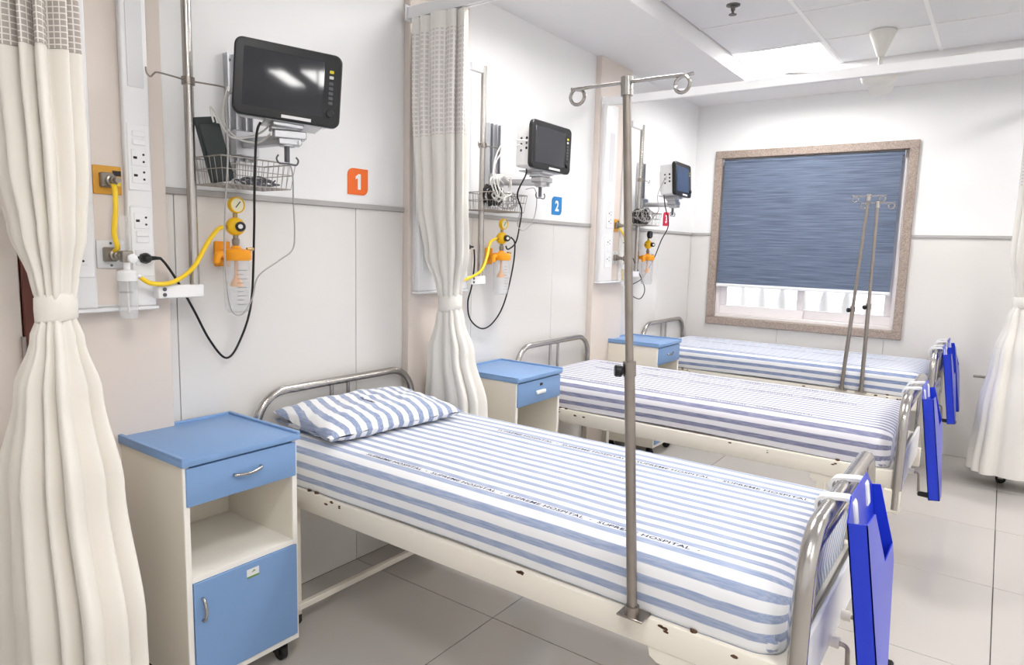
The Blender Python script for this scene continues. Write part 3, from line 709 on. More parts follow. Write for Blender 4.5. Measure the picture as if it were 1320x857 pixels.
# ------------------------------------------------------------------ bedside cabinets
CABS = [(-1.022, .393), (.65, .405), (2.325, .385)]
def cabinet(i):
    y0, wd = CABS[i]; dpt = .40; H = .82
    lab = ['blue and cream bedside cabinet in front of the big left curtain', 'blue topped bedside cabinet between the first two beds', 'blue topped bedside cabinet beside the far bed'][i]
    t = thing('bedside_cabinet', lab, 'cabinet', (.022, y0, 0), group='blue bedside cabinets on casters')
    zb = .075; th = .018
    part('side_panel', MB().rbox((0, 0, zb), (dpt-.004, th, H-.028), .002, 1), 'cab_cream', t)
    part('side_panel', MB().rbox((0, wd-th, zb), (dpt-.004, wd, H-.028), .002, 1), 'cab_cream', t)
    for y in (0, wd-th): part('edge_strip', MB().rbox((dpt-.004, y, zb), (dpt, y+th, H-.028), .001, 1), 'cab_edge', t)
    part('back_panel', MB().rbox((0, th, zb), (.008, wd-th, H-.028), .001, 1), 'cab_cream', t)
    part('bottom_panel', MB().rbox((.008, th, zb), (dpt, wd-th, zb+th), .001, 1), 'cab_edge', t)
    part('shelf', MB().rbox((.008, th, .425), (dpt, wd-th, .443), .001, 1), 'cab_edge', t)
    tp = MB().rbox((-.006, -.008, H-.028), (dpt+.012, wd+.008, H-.006), .004, 2)
    for a, b in (((-.006, -.008), (dpt+.012, .006)), ((-.006, wd-.006), (dpt+.012, wd+.008)), ((-.006, .006), (.008, wd-.006))): tp.rbox((a[0], a[1], H-.01), (b[0], b[1], H+.002), .002, 1)
    part('top', tp, 'cab_blue', t)
    dr = part('drawer', MB().rbox((dpt-.02, th*.4, .668), (dpt+.006, wd-th*.35, H-.034), .003, 2), 'cab_blue', t)
    dbx = MB().rbox((.02, th+.008, .672), (dpt-.02, wd-th-.008, .68), .001, 1); part('drawer_tray', dbx, 'cab_cream', dr)
    xm = dpt+.006; ym = wd*.52; zm = .735
    if i == 1:
        part('handle', MB().rbox((xm, ym-.05, zm-.022), (xm+.016, ym+.03, zm-.002), .006, 3), 'plastic_white', dr)
        part('lock', MB().rbox((xm, ym-.012, zm+.018), (xm+.004, ym+.012, zm+.032), .002, 1), 'black_plastic', dr)
    else:
        part('handle', MB().tube([(xm-.004, ym-.045, zm-.004), (xm+.012, ym-.043, zm-.003), (xm+.022, ym, zm-.004), (xm+.012, ym+.043, zm+.002), (xm-.004, ym+.045, zm+.002)], .005, 10, smooth=6), 'steel', dr)
    do = part('door', MB().rbox((dpt-.012, th+.002, zb+th+.003), (dpt+.005, wd-th*.4, .424), .002, 1), 'cab_blue', t)
    part('handle', MB().tube([(xm-.004, .044, .30), (xm+.012, .044, .303), (xm+.022, .044, .335), (xm+.012, .044, .367), (xm-.004, .044, .37)], .005, 10, smooth=6), 'steel', do)
    st = part('sticker', MB().box((xm-.001, wd*.55-.022, .372), (xm, wd*.55+.022, .402)), 'plastic_offwhite', do, smooth=False)
    part('sticker_stripe', MB().box((xm, wd*.55-.022, .372), (xm+.0004, wd*.55+.022, .378)).prism([(wd*.55-.006, .388), (wd*.55+.01, .392), (wd*.55+.004, .397)], xm, xm+.0004, 'x'), 'sticker_green', st, smooth=False)
    for x in (.04, dpt-.05):
        for y in (.045, wd-.045):
            cs = part('caster', MB().cyl((x, y, .052), (x, y, zb), .012, 12).rbox((x-.02, y-.02, zb-.006), (x+.02, y+.02, zb), .002, 1).box((x-.012, y-.019, .025), (x+.02, y-.014, .06)).box((x-.012, y+.014, .025), (x+.02, y+.019, .06)).box((x-.012, y-.019, .052), (x+.02, y+.019, .06)), 'black_plastic', t, smooth=False)
            part('wheel', MB().lathe([(.008, -.012), (.024, -.012), (.027, -.009), (.027, .009), (.024, .012), (.012, .012)], (x+.008, y, .027), 20, 'y'), 'rubber', cs)
for i in range(3): cabinet(i)

# ------------------------------------------------------------------ service panels on the pilasters
BAYW = ['first', 'middle', 'far']
UNITS = [dict(y=(-1.19, -.91), cols=((-1.19, -1.085), (-.99, -.91)), gas=(-1.085, -.99)),
         dict(y=(.305, .665), cols=((.305, .44), (.565, .665)), gas=(.44, .565)),
         dict(y=(2.075, 2.43), cols=((2.075, 2.24), (2.365, 2.43)), gas=(2.24, 2.365))]
def socket(parent, yc, z, x):
    sp = part('socket', MB().rbox((x, yc-.024, z-.024), (x+.0025, yc+.024, z+.024), .001, 1), 'plastic_white', parent)
    X = x+.0025
    h = MB().rbox((X-.001, yc-.019, z-.004), (X+.0008, yc-.007, z+.004), .001, 1).cyl((X-.001, yc+.012, z+.011), (X+.0008, yc+.012, z+.011), .0036, 10).cyl((X-.001, yc+.012, z-.011), (X+.0008, yc+.012, z-.011), .0036, 10)
    part('pin_hole', h, 'black_plastic', sp)
def unit(i):
    u = UNITS[i]; a, b = u['y']; zb, zt = 1.238, 2.42
    lab = ['white service panel with sockets and gas outlets beside the big left curtain', 'white service panel partly hidden behind the curtain of the second bay', 'white service panel with strip light and sockets behind the drip pole'][i]
    t = thing('service_panel', lab, 'service panel', (.04, a, zb), group='bed head service panels')
    O = lambda p: (p[0]-.04, p[1]-a, p[2]-zb)
    part('backing', MB().rbox(O((.04, a, zb)), O((.062, b, zt)), .003, 1), 'plastic_offwhite', t)
    part('gas_strip', MB().box(O((.062, u['gas'][0], zb+.008)), O((.0635, u['gas'][1], zt-.005))), 'pilaster', t, smooth=False)
    part('bottom_cap', MB().rbox(O((.04, a-.004, zb-.012)), O((.09, b+.004, zb)), .003, 1), 'plastic_white', t)
    for k, (c0, c1) in enumerate(u['cols']):
        cv = part('cover', MB().rbox(O((.06, c0, zb)), O((.085, c1, zt)), .007, 3), 'plastic_white', t)
        yc = (c0+c1)/2 if not (i == 2 and k == 0) else 2.165
        hw = min(.045, (c1-c0)/2-.006)
        part('lens', MB().rbox(O((.084, yc-hw*.72, 1.915)), O((.0865, yc+hw*.72, 2.235)), .002, 1), 'ceiling_tile', cv)
        for z0, z1 in ((1.602, 1.805), (1.333, 1.552)):
            pl = part('socket_plate', MB().rbox(O((.084, yc-hw, z0)), O((.089, yc+hw, z1)), .002, 1), 'plastic_white', cv)
        yo = yc-a
        for z in ((1.702, 1.648) if i != 9 else ()): socket(cv, yo, z-zb, .049)
        socket(cv, yo, 1.508-zb, .049)
        for z in (1.775, 1.75, 1.468, 1.448): part('switch', MB().rbox((.049, yo-.02, z-zb-.009), (.053, yo+.02, z-zb+.009), .002, 1), 'plastic_white', cv)
        socket(cv, yo, 1.393-zb, .049)
    # gas outlets
    gy = sum(u['gas'])/2 - a; gw = min(.041, (u['gas'][1]-u['gas'][0])/2-.004)
    for z, m in ((1.627, 'outlet_yellow'), (1.402, 'plastic_offwhite')):
        zz = z-zb
        op = part('gas_outlet', MB().rbox((.0225, gy-gw, zz-.043), (.030, gy+gw, zz+.043), .003, 2), m, t)
        part('outlet_body', MB().rbox((.03, gy-gw*.62, zz-.022), (.048, gy+gw*.28, zz+.022), .003, 1), 'outlet_metal', op)
        part('probe', MB().lathe([(.017, 0), (.017, .012), (.012, .014), (.012, .03), (.009, .032), (.009, .05)], (.046, gy+gw*.05, zz-.002), 16, 'x'), 'outlet_metal', op)
        if m == 'outlet_yellow':
            part('outlet_label', MB().box((.03, gy+gw*.42, zz-.016), (.0308, gy+gw*.92, zz-.002)).box((.03, gy+gw*.42, zz+.002), (.0308, gy+gw*.92, zz+.012)), 'label_yellow', op, smooth=False)
            part('label_band', MB().box((.03, gy+gw*.36, zz+.014), (.0308, gy+gw*.96, zz+.03)), 'black_plastic', op, smooth=False)
        else:
            for z2 in (-.034, .034): part('screw', MB().cyl((.03, gy, zz+z2), (.0312, gy, zz+z2), .004, 10), 'ink_grey', op)
    return t
for i in range(3): unit(i)

# ------------------------------------------------------------------ wall drip poles beside the panels
POLES = [-.79, .748, 2.585]
def wall_pole(i):
    y = POLES[i]; x = .10
    lab = ['steel wall pole with wire hooks beside the first monitor', 'steel wall pole with wire hook beside the middle curtain', 'steel wall pole with wire hook beside the farthest monitor'][i]
    t = thing('wall_pole', lab, 'pole', (x, y, 1.262), group='steel wall poles')
    part('pole', MB().cyl((0, 0, .005), (0, 0, 1.09), .0155, 18), 'steel', t)
    e = UNITS[i]['y'][1]-y
    br = part('lower_bracket', MB().rbox((-.0155, e-.012, 0), (.02, .022, .042), .003, 1), 'plastic_white', t)
    for z in (.012, .03): part('bolt', MB().cyl((.019, e+.008, z), (.0225, e+.008, z), .0065, 8), 'ink_grey', br)
    part('upper_bracket', MB().rbox((-.02, e-.012, 1.055), (.006, .02, 1.095), .003, 1), 'plastic_white', t)
    zc = .703
    cl = part('hook_clamp', MB().cyl((0, 0, zc-.012), (0, 0, zc+.012), .0205, 16), 'steel_worn', t)
    for s, L_ in ((-1, .115 if i == 0 else .03), (1, .125 if i == 0 else .105)):
        pts = [(.005, 0, zc), (.012, s*L_*.85, zc+.004 if i == 0 else zc), (.013, s*L_, zc-.002), (.014, s*(L_+.012), zc-.014), (.015, s*(L_+.024), zc-.006), (.015, s*(L_+.026), zc+.012)]
        part('wire_hook', MB().tube(pts, .0028, 8, smooth=5), 'steel_worn', cl)
for i in range(3): wall_pole(i)

# ------------------------------------------------------------------ monitors, mounts, baskets
MON = [((.35, -.585, 1.97), -28, 0, -3.6), ((.345, 1.02, 1.975), -4, 0, -1.5), ((.335, 2.82, 1.98), 2.5, 4, -.5)]
CHAN = [-.555, .945, 2.775]
def monitor(i):
    c, yw, pt, rl = MON[i]; yw, pt, rl = map(math.radians, (yw, pt, rl))
    n = Vector((math.cos(yw)*math.cos(pt), math.sin(yw)*math.cos(pt), math.sin(pt))); r = Vector((-math.sin(yw), math.cos(yw), 0)); u = n.cross(r)
    r2 = r*math.cos(rl)+u*math.sin(rl); u2 = -r*math.sin(rl)+u*math.cos(rl)
    lab = ['large black framed patient monitor tilted above the first bed', 'patient monitor with white casing above the middle bed', 'small looking patient monitor farthest away near the window wall'][i]
    t = thing('patient_monitor', lab, 'monitor', group='wall mounted patient monitors')
    t.matrix_world = Matrix(((n.x, r2.x, u2.x, c[0]), (n.y, r2.y, u2.y, c[1]), (n.z, r2.z, u2.z, c[2]), (0, 0, 0, 1)))
    W, H = .34, .24
    part('casing', MB().rbox((-.125, -.15, -.112), (-.02, .15, .108), .014, 3), 'plastic_white', t)
    part('rear_hump', MB().rbox((-.15, -.10, -.085), (-.12, .10, .07), .012, 2), 'plastic_white', t)
    # bezel: rounded rectangle
    def rr(w, h, r, k=6):
        out = []
        for cx, cy, a0 in ((w-r, h-r, 0), (-w+r, h-r, 90), (-w+r, -h+r, 180), (w-r, -h+r, 270)):
            for q in range(k+1): a = math.radians(a0+90*q/k); out.append((cx+r*math.cos(a), cy+r*math.sin(a)))
        return out
    b = MB(); rings = [(rr(W/2-.004, H/2-.004, .024), -.026), (rr(W/2, H/2, .026), -.020), (rr(W/2, H/2, .026), -.004), (rr(W/2-.004, H/2-.004, .023), 0), (rr(W/2-.012, H/2-.012, .016), .0006)]
    m = len(rings[0][0])
    for rg, x in rings: b.v += [(x, y, z) for y, z in rg]
    for k in range(len(rings)-1):
        for q in range(m): b.f.append((k*m+q, k*m+(q+1) % m, (k+1)*m+(q+1) % m, (k+1)*m+q))
    b.f += [tuple(range(m)), tuple(4*m+q for q in range(m))]
    bz = part('bezel', b, 'black_plastic', t)
    part('screen', MB().rbox((.0, -.142, -.090), (.0016, .112, .092), .001, 1), 'screen_blue' if i == 2 else 'screen', t)
    yb = .135
    for z, m_ in ((.062, 'label_yellow'), (.044, 'plastic_offwhite'), (.024, 'ink_grey'), (.008, 'ink_grey'), (-.008, 'ink_grey'), (-.024, 'ink_grey'), (-.04, 'ink_grey')):
        part('button', MB().rbox((.0, yb-.007, z-.005), (.0025, yb+.007, z+.005), .0015, 1), m_, bz)
    part('knob', MB().lathe([(.014, 0), (.014, .008), (.011, .011), (0, .011)], (0, yb, -.075), 18, 'x'), 'black_plastic', bz)
    part('label_strip', MB().box((.0, -.02, -.112), (.0012, .075, -.102)), 'plastic_white', bz, smooth=False)
    for k, (x, z) in enumerate(((-.05, .03), (-.05, .005), (-.05, -.02), (-.085, .03), (-.085, -.0), (-.085, -.03))):
        part('port', MB().cyl((x, -.152, z), (x, -.1495, z), .007, 10), 'ink_grey' if k % 2 else 'black_plastic', t)
    return t
def mount(i):
    yc = CHAN[i]; c, yw, pt, rl = MON[i]; Mn = Vector(c)
    lab = ['grey aluminium wall mount holding the first monitor', 'grey aluminium wall mount holding the middle monitor', 'grey aluminium wall mount holding the farthest monitor'][i]
    t = thing('monitor_mount', lab, 'bracket', (0, yc, 1.68), group='monitor wall mounts')
    ch = MB().box((.001, -.05, 0), (.008, .05, .43))
    for y in (-.05, -.022, .016, .044): ch.box((.008, y, 0), (.028, y+.006, .43))
    part('wall_channel', ch, 'aluminium', t, smooth=False)
    for z in (.41, .02):
        for y in (-.033, .03): part('screw', MB().cyl((.008, y, z), (.012, y, z), .006, 10), 'ink_grey', t)
    zb = 1.80-1.68
    part('slide_block', MB().rbox((.028, -.048, zb-.045), (.062, .048, zb+.045), .004, 1), 'aluminium', t)
    # monitor head: below the casing, behind the screen plane
    yr = math.radians(yw); hd = Vector((Mn.x-.07*math.cos(yr), Mn.y-.07*math.sin(yr)-yc, Mn.z-.115-1.68))
    a = Vector((.06, 0, zb)); e = Vector((hd.x, hd.y, zb)); dr = (e-a)
    arm = MB().rbox((0, -.02, -.016), (dr.length, .02, .016), .004, 2); ang = math.atan2(dr.y, dr.x)
    arm.xf(Matrix.Translation(a) @ Matrix.Rotation(ang, 4, 'Z')); part('arm', arm, 'aluminium', t)
    pv = part('pivot', MB().cyl((e.x, e.y, zb-.024), (e.x, e.y, hd.z-.03), .026, 20), 'aluminium', t)
    hz_ = Matrix.Translation((e.x, e.y, 0)) @ Matrix.Rotation(math.radians(yw), 4, 'Z')
    part('swivel_block', MB().rbox((-.03, -.045, zb+.0), (.035, .06, zb+.026), .003, 1).rbox((-.022, -.03, zb-.02), (.028, .045, zb+.002), .003, 1).rbox((-.035, -.055, zb+.026), (.03, .045, hd.z-.018), .003, 1).xf(hz_), 'aluminium', pv)
    hb = MB().rbox((-.06, -.05, -.022), (.05, .05, -.006), .004, 1).rbox((-.09, -.075, -.008), (.06, .11, -.001), .002, 1)
    hb.xf(Matrix.Translation(hd) @ Matrix.Rotation(yr, 4, 'Z') @ Matrix.Rotation(math.radians(rl), 4, 'X')); part('tilt_head', hb, 'aluminium', t)
    part('tilt_knob', MB().cyl((e.x+.015, e.y+.02, zb-.01), (e.x+.042, e.y+.022, zb-.012), .009, 12), 'aluminium', t)
    hk = MB().box((e.x-.008, e.y-.006, zb-.075), (e.x+.006, e.y+.006, zb-.02))
    hk.tube([(e.x, e.y-.035, zb-.055), (e.x, e.y-.042, zb-.068), (e.x, e.y-.03, zb-.082), (e.x, e.y, zb-.08), (e.x, e.y+.035, zb-.082), (e.x, e.y+.045, zb-.066), (e.x, e.y+.036, zb-.056)], .003, 8, smooth=4)
    part('cable_hook', hk, 'ink_grey', t)
    part('basket_plate', MB().rbox((.029, -.03, -.03), (.034, .05, .06), .002, 1), 'plastic_white', t)
BASK = [(-.615, .142), (.83, .148), (2.55, .165)]
def basket(i):
    yc, hw = BASK[i]; x0, x1 = .038, .225; h = .088
    lab = ['wire basket below the first monitor holding a dark cuff', 'wire basket of cables below the middle monitor', 'wire basket of dark cables below the farthest monitor'][i]
    t = thing('wire_basket', lab, 'basket', (0, yc, 1.64), group='wire baskets under the monitors')
    rm = MB()
    for z, r in ((h, .0026), (h*.55, .0016), (0, .002)):
        k = .012*(1-z/h); p = [(x0, -hw+k, z), (x1-k, -hw+k, z), (x1-k, hw-k, z), (x0, hw-k, z)]
        for q in range(4): rm.tube([p[q], p[(q+1) % 4]], r, 6)
    part('rim_wire', rm, 'wire', t)
    n = 13; ver = MB()
    for k in range(n+1):
        y = -hw+2*hw*k/n; yb = y*(hw-.012)/hw
        ver.tube([(x1, y, h), (x1-.012, yb, 0), (x0, yb, 0), (x0, y, h)], .0013, 5)
    for k in range(1, 6):
        x = x0+(x1-.012-x0)*k/6
        ver.tube([(x, -hw, h), (x, -hw+.012, 0), (x, hw-.012, 0), (x, hw, h)], .0013, 5)
    part('grid_wire', ver, 'wire', t)
    part('back_clip', MB().rbox((.030, -.04-yc+CHAN[i], .0), (.037, .04-yc+CHAN[i], .03), .002, 1), 'aluminium', t)
for i in range(3): monitor(i); mount(i); basket(i)

def coil(label, c, R, turns, r, m, seed, sq=.6, cat='cable'):
    rn = random.Random(seed); pts = []; n = turns*14
    for k in range(n):
        a = 2*PI*k/14; rr_ = R*(.7+.3*rn.random())
        pts.append((c[0]+.03*math.sin(a*.37)+rn.uniform(-.008, .008), c[1]+rr_*math.cos(a+.2*rn.random()), c[2]+rr_*sq*math.sin(a)+rn.uniform(-.006, .006)))
    o = part('coiled_cable', MB().tube(pts, r, 6, smooth=3), m); return tag(o, label, cat, 'cables in the baskets')
tag(part('blood_pressure_cuff', MB().rbox((-.014, -.038, 0), (.0, .038, .215), .006, 2).rbox((0, -.034, .004), (.014, .040, .19), .006, 2).xf(Matrix.Translation((.145, -.705, 1.650)) @ Matrix.Rotation(.2, 4, 'X') @ Matrix.Rotation(-.12, 4, 'Y')), 'cuff'),
    'folded dark grey blood pressure cuff standing in the first basket', 'cuff')
coil('thin dark cable heaped on the bottom of the first basket', (.14, -.57, 1.66), .075, 5, .0028, 'ink_grey', 1, .16)
coil('black cable bundle in the middle basket', (.13, .80, 1.72), .06, 7, .0055, 'black_cable', 2, .9)
coil('white cable coil hanging over the middle basket', (.20, .775, 1.755), .07, 4, .0038, 'white_cable', 5, .95)
coil('grey cable loops at the right side of the middle basket', (.15, .905, 1.695), .055, 5, .0028, 'grey_cable', 8, .8)
coil('dark cable bundle in the farthest basket', (.13, 2.56, 1.70), .10, 8, .0055, 'black_cable', 3, .55)
coil('grey cable loops wound around the farthest basket', (.19, 2.50, 1.71), .11, 4, .003, 'grey_cable', 4, .5)

# ------------------------------------------------------------------ suction regulators with collection jars
SUC = [(-.632, 0), (.935, 0), (2.79, 0)]
def suction(i):
    y = SUC[i][0]; x = .095
    lab = ['yellow suction regulator with clear jar below the first basket', 'yellow suction regulator with clear jar below the middle basket', 'orange suction regulator with clear jar below the farthest basket'][i]
    t = thing('suction_regulator', lab, 'suction unit', (x, y, 1.20), group='suction regulators on the head wall')
    part('wall_bracket', MB().rbox((-x+.001, -.03, .16), (-x+.012, .03, .25), .003, 1).rbox((-x+.01, -.012, .19), (-.03, .012, .215), .003, 1), 'orange_plastic', t)
    g_ = part('gauge', MB().lathe([(.02, -.016), (.028, -.012), (.029, .006), (.0275, .010), (.025, .010), (.0245, .006), (0, .006)], (.01, 0, .378), 26, 'x'), 'yellow_plastic' if i < 2 else 'black_plastic', t)
    part('dial', MB().lathe([(.0235, .0062), (.0235, .0075), (0, .0075)], (.01, 0, .378), 24, 'x'), 'gauge_face' if i < 2 else 'ink_grey', g_)
    part('needle', MB().box((.018, -.0015, .366), (.0188, .0015, .394)).xf(Matrix.Translation((0, 0, .378)) @ Matrix.Rotation(-.7, 4, 'X') @ Matrix.Translation((0, 0, -.378))), 'black_plastic', g_, smooth=False)
    part('neck', MB().cyl((0, 0, .335), (0, 0, .355), .008, 12), 'brass', t)
    part('regulator_body', MB().lathe([(.0, -.028), (.018, -.026), (.030, -.014), (.033, .0), (.030, .014), (.022, .024), (.014, .026), (0, .026)], (0, 0, .303), 28, 'x'), 'yellow_plastic', t)
    kn = part('knob', MB().lathe([(.012, 0), (.017, .002), (.018, .012), (.016, .028), (.012, .030), (0, .030)], (0, 0, 0), 20, 'x').xf(Matrix.Translation((.022, .006, .303)) @ Matrix.Rotation(-.55, 4, 'Z')), 'black_plastic', t)
    part('knob_cap', MB().lathe([(.008, .0301), (.008, .032), (0, .032)], (0, 0, 0), 14, 'x').xf(Matrix.Translation((.022, .006, .303)) @ Matrix.Rotation(-.55, 4, 'Z')), 'plastic_offwhite', kn)
    part('hose_tail', MB().cyl((0, -.028, .30), (0, -.05, .298), .006, 10), 'brass', t)
    part('stem', MB().lathe([(.010, .235), (.013, .245), (.013, .258), (.009, .262), (.009, .275)], n=12), 'outlet_metal', t)
    lid = part('jar_lid', MB().lathe([(.050, .185), (.052, .19), (.052, .215), (.046, .222), (.02, .226), (.012, .236), (0, .236)], n=32), 'orange_plastic', t)
    part('lid_port', MB().tube([(0, -.04, .205), (0, -.066, .203), (0, -.072, .19), (0, -.072, .175)], .013, 14, smooth=4), 'orange_plastic', lid)
    part('lid_tap', MB().cyl((.02, .03, .225), (.02, .055, .225), .006, 10), 'brass', lid)
    jr = part('jar', MB().lathe([(.045, .185), (.045, .17), (.043, .02), (.040, .006), (.034, 0), (0, 0), (0, .003), (.032, .003), (.0375, .008), (.0405, .02), (.0425, .17), (.0425, .185)], n=28), 'clear_plastic', t)
    mk = MB()
    for k in range(9):
        for q in range(5):
            a0 = -.5+q*.16; 
            if q > 2 and k % 2: continue
            r = .0455; z = .03+k*.015
            mk.add([(r*math.cos(a0), r*math.sin(a0), z), (r*math.cos(a0+.13), r*math.sin(a0+.13), z), (r*math.cos(a0+.13), r*math.sin(a0+.13), z+.0018), (r*math.cos(a0), r*math.sin(a0), z+.0018)], [(0, 1, 2, 3)])
    part('scale_marks', mk, 'ink_grey', jr, smooth=False)
    part('float', MB().lathe([(.007, .185), (.007, .13), (.012, .12), (.022, .10), (.022, .092), (0, .092)], n=18), 'orange_plastic', t)
for i in range(3): suction(i)

# flowmeter with humidifier bottle in the first and far bays
def flowmeter(i, x, y, lab):
    t = thing('flowmeter', lab, 'flowmeter', (x, y, 1.205), group='oxygen flowmeters with bottles')
    part('valve_body', MB().rbox((-.012, -.016, .175), (.014, .016, .21), .004, 2).cyl((-.045, -.01, .192), (-.01, -.01, .192), .009, 12), 'outlet_metal', t)
    part('valve_knob', MB().lathe([(.013, 0), (.014, .004), (.014, .014), (.011, .016), (0, .016)], (.012, .008, .187), 16, 'x'), 'plastic_white', t)
    part('flow_tube', MB().lathe([(.009, .21), (.012, .215), (.012, .31), (.009, .316), (0, .316)], (0, -.004, 0), 16), 'clear_plastic', t)
    cp = part('bottle_cap', MB().lathe([(.028, .118), (.029, .122), (.029, .145), (.024, .15), (.009, .152), (.009, .178), (0, .178)], n=24), 'plastic_white', t)
    part('outlet_nozzle', MB().cyl((0, .026, .135), (0, .045, .128), .006, 10), 'plastic_white', cp)
    jr = part('bottle', MB().lathe([(.026, .12), (.027, .11), (.0265, .01), (.022, .002), (0, 0), (0, .003), (.020, .005), (.0245, .012), (.025, .11), (.024, .12)], n=24), 'clear_plastic', t)
    if i == 0:
        q = text_mb('HUMIDIFIER', .0075); w_ = max(v[0] for v in q.v); vs = []
        for v in q.v:
            a = -.62+(v[0]-w_/2)/.0275; vs.append((.0275*math.cos(a), .0275*math.sin(a), .082+v[1]))
        q.v = vs; part('lettering', q, 'ink_grey', jr, smooth=False)
    part('dip_tube', MB().cyl((0, 0, .02), (0, 0, .12), .003, 8), 'plastic_offwhite', t)
flowmeter(0, .135, -1.022, 'oxygen flowmeter with clear humidifier bottle on the first service panel')
flowmeter(2, .135, 2.335, 'oxygen flowmeter with bottle on the farthest service panel')

# hoses and cables
def line(name, label, cat, pts, r, m, group, n=10):
    return tag(part(name, MB().tube(pts, r, n, smooth=8), m), label, cat, group)
line('oxygen_hose', 'short yellow hose hanging from the yellow gas outlet of the first panel', 'hose', [(.088, -1.036, 1.62), (.115, -1.038, 1.602), (.13, -1.045, 1.538), (.13, -1.052, 1.468), (.122, -1.041, 1.425), (.095, -1.038, 1.412)], .0075, 'yellow_hose', 'yellow hoses')
line('suction_hose', 'yellow hose sagging from humidifier bottle to the first suction regulator', 'hose', [(.135, -.984, 1.334), (.132, -.948, 1.313), (.13, -.881, 1.315), (.125, -.807, 1.361), (.10, -.739, 1.446), (.098, -.701, 1.490), (.095, -.680, 1.499)], .0075, 'yellow_hose', 'yellow hoses')
line('suction_hose', 'yellow hose curving from curtain to the middle suction regulator', 'hose', [(.10, .50, 1.30), (.125, .56, 1.286), (.13, .636, 1.300), (.125, .729, 1.335), (.115, .785, 1.407), (.10, .822, 1.470), (.095, .86, 1.492), (.095, .888, 1.499)], .0075, 'yellow_hose', 'yellow hoses')
line('oxygen_hose', 'yellow hose looping down from the farthest service panel', 'hose', [(.09, 2.305, 1.615), (.12, 2.31, 1.575), (.125, 2.345, 1.507), (.125, 2.35, 1.39), (.125, 2.325, 1.30), (.12, 2.345, 1.245)], .0075, 'yellow_hose', 'yellow hoses')
def plug(y, z, lab, x=.0905):
    t = thing('power_plug', lab, 'plug', (x, y, z), group='black power plugs')
    part('plug_body', MB().lathe([(.012, 0), (.017, .003), (.0175, .018), (.012, .032), (.006, .036), (0, .036)], n=8, axis='x'), 'black_plastic', t)
    part('strain_relief', MB().tube([(.014, .012, 0), (.017, .03, .001), (.018, .046, 0)], [.008, .006, .0045], 8), 'black_plastic', t)
plug(-.95, 1.391, 'black power plug pushed into the first service panel')
plug(.632, 1.452, 'black power plug beside the middle curtain')
G = 'black power cables'
line('power_cable', 'black power cable drooping low below the first suction regulator', 'cable', [(.108, -.905, 1.391), (.105, -.882, 1.365), (.072, -.825, 1.298), (.05, -.768, 1.210), (.03, -.701, 1.095), (.03, -.640, 1.026), (.03, -.585, 1.084), (.045, -.544, 1.227), (.10, -.562, 1.484), (.235, -.645, 1.63), (.26, -.65, 1.80), (.27, -.64, 1.845)], .0042, 'black_cable', G)
line('power_cable', 'black power cable falling from the middle monitor', 'cable', [(.28, .885, 1.855), (.285, .87, 1.82), (.25, .853, 1.728), (.245, .90, 1.65), (.17, .993, 1.576), (.15, .99, 1.484), (.145, .93, 1.445), (.15, .90, 1.46)], .0042, 'black_cable', G)
line('power_cable', 'black power cable drooping in a wide loop below the middle monitor', 'cable', [(.15, .945, 1.508), (.14, .995, 1.472), (.10, 1.036, 1.344), (.05, 1.033, 1.147), (.03, .965, 1.041), (.03, .861, 1.011), (.03, .760, 1.069), (.04, .725, 1.162), (.06, .730, 1.25), (.10, .700, 1.37), (.112, .68, 1.44)], .0042, 'black_cable', G)
line('power_cable', 'black power cable falling from the farthest monitor', 'cable', [(.24, 2.70, 1.90), (.25, 2.68, 1.86), (.245, 2.72, 1.789), (.245, 2.80, 1.65), (.16, 2.877, 1.536), (.08, 2.928, 1.386), (.05, 2.818, 1.249), (.06, 2.614, 1.201), (.085, 2.50, 1.19)], .0038, 'black_cable', G)
line('power_cable', 'black power cable in a small loop below the farthest panel', 'cable', [(.10, 2.41, 1.40), (.11, 2.50, 1.40), (.10, 2.56, 1.37), (.07, 2.696, 1.298), (.05, 2.864, 1.162), (.05, 2.789, 1.087), (.06, 2.597, 1.126), (.07, 2.50, 1.15)], .0038, 'black_cable', G)
G = 'grey sensor cables'
line('sensor_cable', 'grey cable looping from basket around the first suction jar', 'cable', [(.24, -.70, 1.96), (.20, -.718, 1.906), (.245, -.745, 1.731), (.20, -.736, 1.504), (.165, -.715, 1.348), (.16, -.696, 1.220), (.16, -.655, 1.198), (.17, -.621, 1.252), (.18, -.601, 1.331), (.18, -.515, 1.386), (.18, -.458, 1.425), (.18, -.447, 1.488), (.19, -.458, 1.600), (.245, -.50, 1.692), (.25, -.52, 1.735)], .0028, 'grey_cable', G)
line('sensor_cable', 'pale cable bowing from the first wall hook to the monitor back', 'cable', [(.115, -.66, 1.972), (.13, -.68, 1.93), (.15, -.70, 1.85), (.16, -.66, 1.80), (.19, -.60, 1.79), (.22, -.57, 1.82)], .0032, 'white_cable', G)
line('sensor_cable', 'pale cable rising from the cuff in the first basket', 'cable', [(.15, -.735, 1.84), (.15, -.745, 1.885), (.155, -.73, 1.87), (.16, -.68, 1.80), (.20, -.60, 1.82), (.25, -.58, 1.86)], .0032, 'white_cable', G)
line('sensor_cable', 'pale cable hanging from the middle monitor side ports', 'cable', [(.30, .862, 1.99), (.27, .80, 1.99), (.25, .73, 1.97), (.24, .68, 1.90), (.24, .66, 1.80), (.245, .70, 1.70)], .0036, 'white_cable', G)
line('sensor_cable', 'second pale cable sagging from the middle monitor to its basket', 'cable', [(.27, .862, 1.97), (.25, .82, 1.965), (.23, .74, 1.92), (.22, .70, 1.86), (.21, .715, 1.79)], .0036, 'white_cable', G)
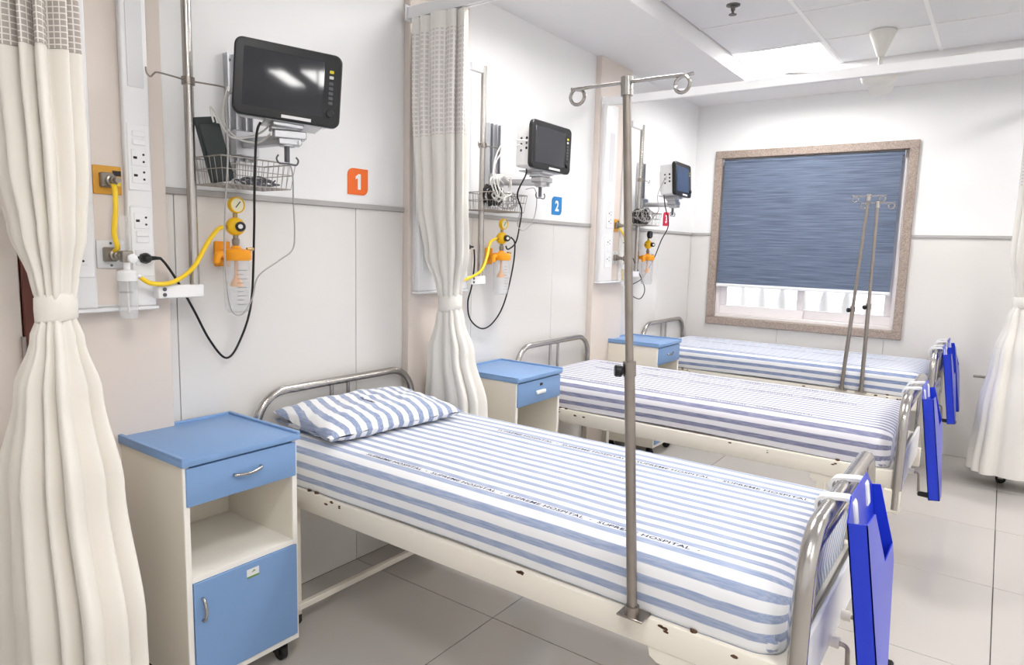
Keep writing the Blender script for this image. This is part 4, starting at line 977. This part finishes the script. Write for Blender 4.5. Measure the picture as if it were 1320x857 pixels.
line('sensor_cable', 'thin grey cable looped right of the middle basket', 'cable', [(.235, .95, 1.76), (.24, 1.02, 1.77), (.23, 1.061, 1.712), (.22, 1.051, 1.612), (.20, .989, 1.547), (.21, .917, 1.575), (.24, .90, 1.64)], .0024, 'grey_cable', G)
line('sensor_cable', 'grey cable hanging from the farthest monitor side', 'cable', [(.27, 2.66, 1.99), (.26, 2.63, 1.95), (.245, 2.58, 1.85), (.25, 2.60, 1.75), (.20, 2.62, 1.70)], .003, 'grey_cable', G)

# ------------------------------------------------------------------ bay number signs
def sign(ch, y, m, lab, rx=False):
    t = thing('number_sign', lab, 'sign', (0, y, 1.72), group='bay number signs'); h = .056
    pts = []
    for cx, cy, a0, r in ((h-.03, h-.03, 0, .0), (-h+.03, h-.03, 90, .03), (-h+.03, -h+.03, 180, .0), (h-.03, -h+.03, 270, .03)):
        if r == 0: pts.append((math.copysign(h, cx), math.copysign(h, cy)))
        else:
            for q in range(7): a = math.radians(a0+15*q); pts.append((cx+.03*math.cos(a), cy+.03*math.sin(a)))
    part('plate', MB().prism(pts, .0005, .004, 'x'), m, t, smooth=False)
    b = text_mb(ch, .088, 1, .003) if ch != '1' else MB().add([(-.006, -.033, 0), (.011, -.033, 0), (.011, .033, 0), (-.002, .033, 0), (-.018, .021, 0), (-.018, .009, 0), (-.006, .015, 0)], [tuple(range(7))]); x0 = min(v[0] for v in b.v); x1 = max(v[0] for v in b.v); z0 = min(v[1] for v in b.v); z1 = max(v[1] for v in b.v)
    plane_at(b, (.0046, 0, 0), (0, 1, 0), (0, 0, 1)); b.v = [(v[0], v[1]-(x0+x1)/2, v[2]-(z0+z1)/2) for v in b.v]
    part('numeral', b, 'plastic_white', t, smooth=False)
sign('1', .010, 'orange_sign', 'orange leaf shaped sign with a white number 1')
sign('2', 1.622, 'blue_sign', 'blue leaf shaped sign with a white number 2')
sign('3', 3.31, 'red_sign', 'red sign with a white number 3')

# wheeled stand half hidden behind the right curtain
t = thing('rolling_stand', 'wheeled stand hidden behind the right curtain, one caster showing', 'stand', (2.44, 3.62, 0))
part('post', MB().cyl((0, 0, .09), (0, 0, .72), .014, 14), 'steel_worn', t)
part('base_bar', MB().rbox((-.2, -.025, .072), (.2, .025, .095), .004, 1).rbox((-.045, -.26, .072), (-.005, .2, .095), .004, 1), 'steel_worn', t)
part('grip_bar', MB().cyl((-.24, 0, .655), (.12, 0, .655), .009, 10), 'steel_worn', t)
for x, y in ((-.025, -.235), (-.18, 0), (.18, 0), (-.025, .17)):
    cs = part('caster', MB().box((x-.014, y-.018, .03), (x+.014, y-.013, .072)).box((x-.014, y+.013, .03), (x+.014, y+.018, .072)).box((x-.014, y-.018, .06), (x+.014, y+.018, .074)), 'steel_worn', t, smooth=False)
    part('wheel', MB().lathe([(.01, -.011), (.026, -.011), (.029, -.008), (.029, .008), (.026, .011), (.01, .011)], (x, y, .029), 18, 'y'), 'rubber', cs)
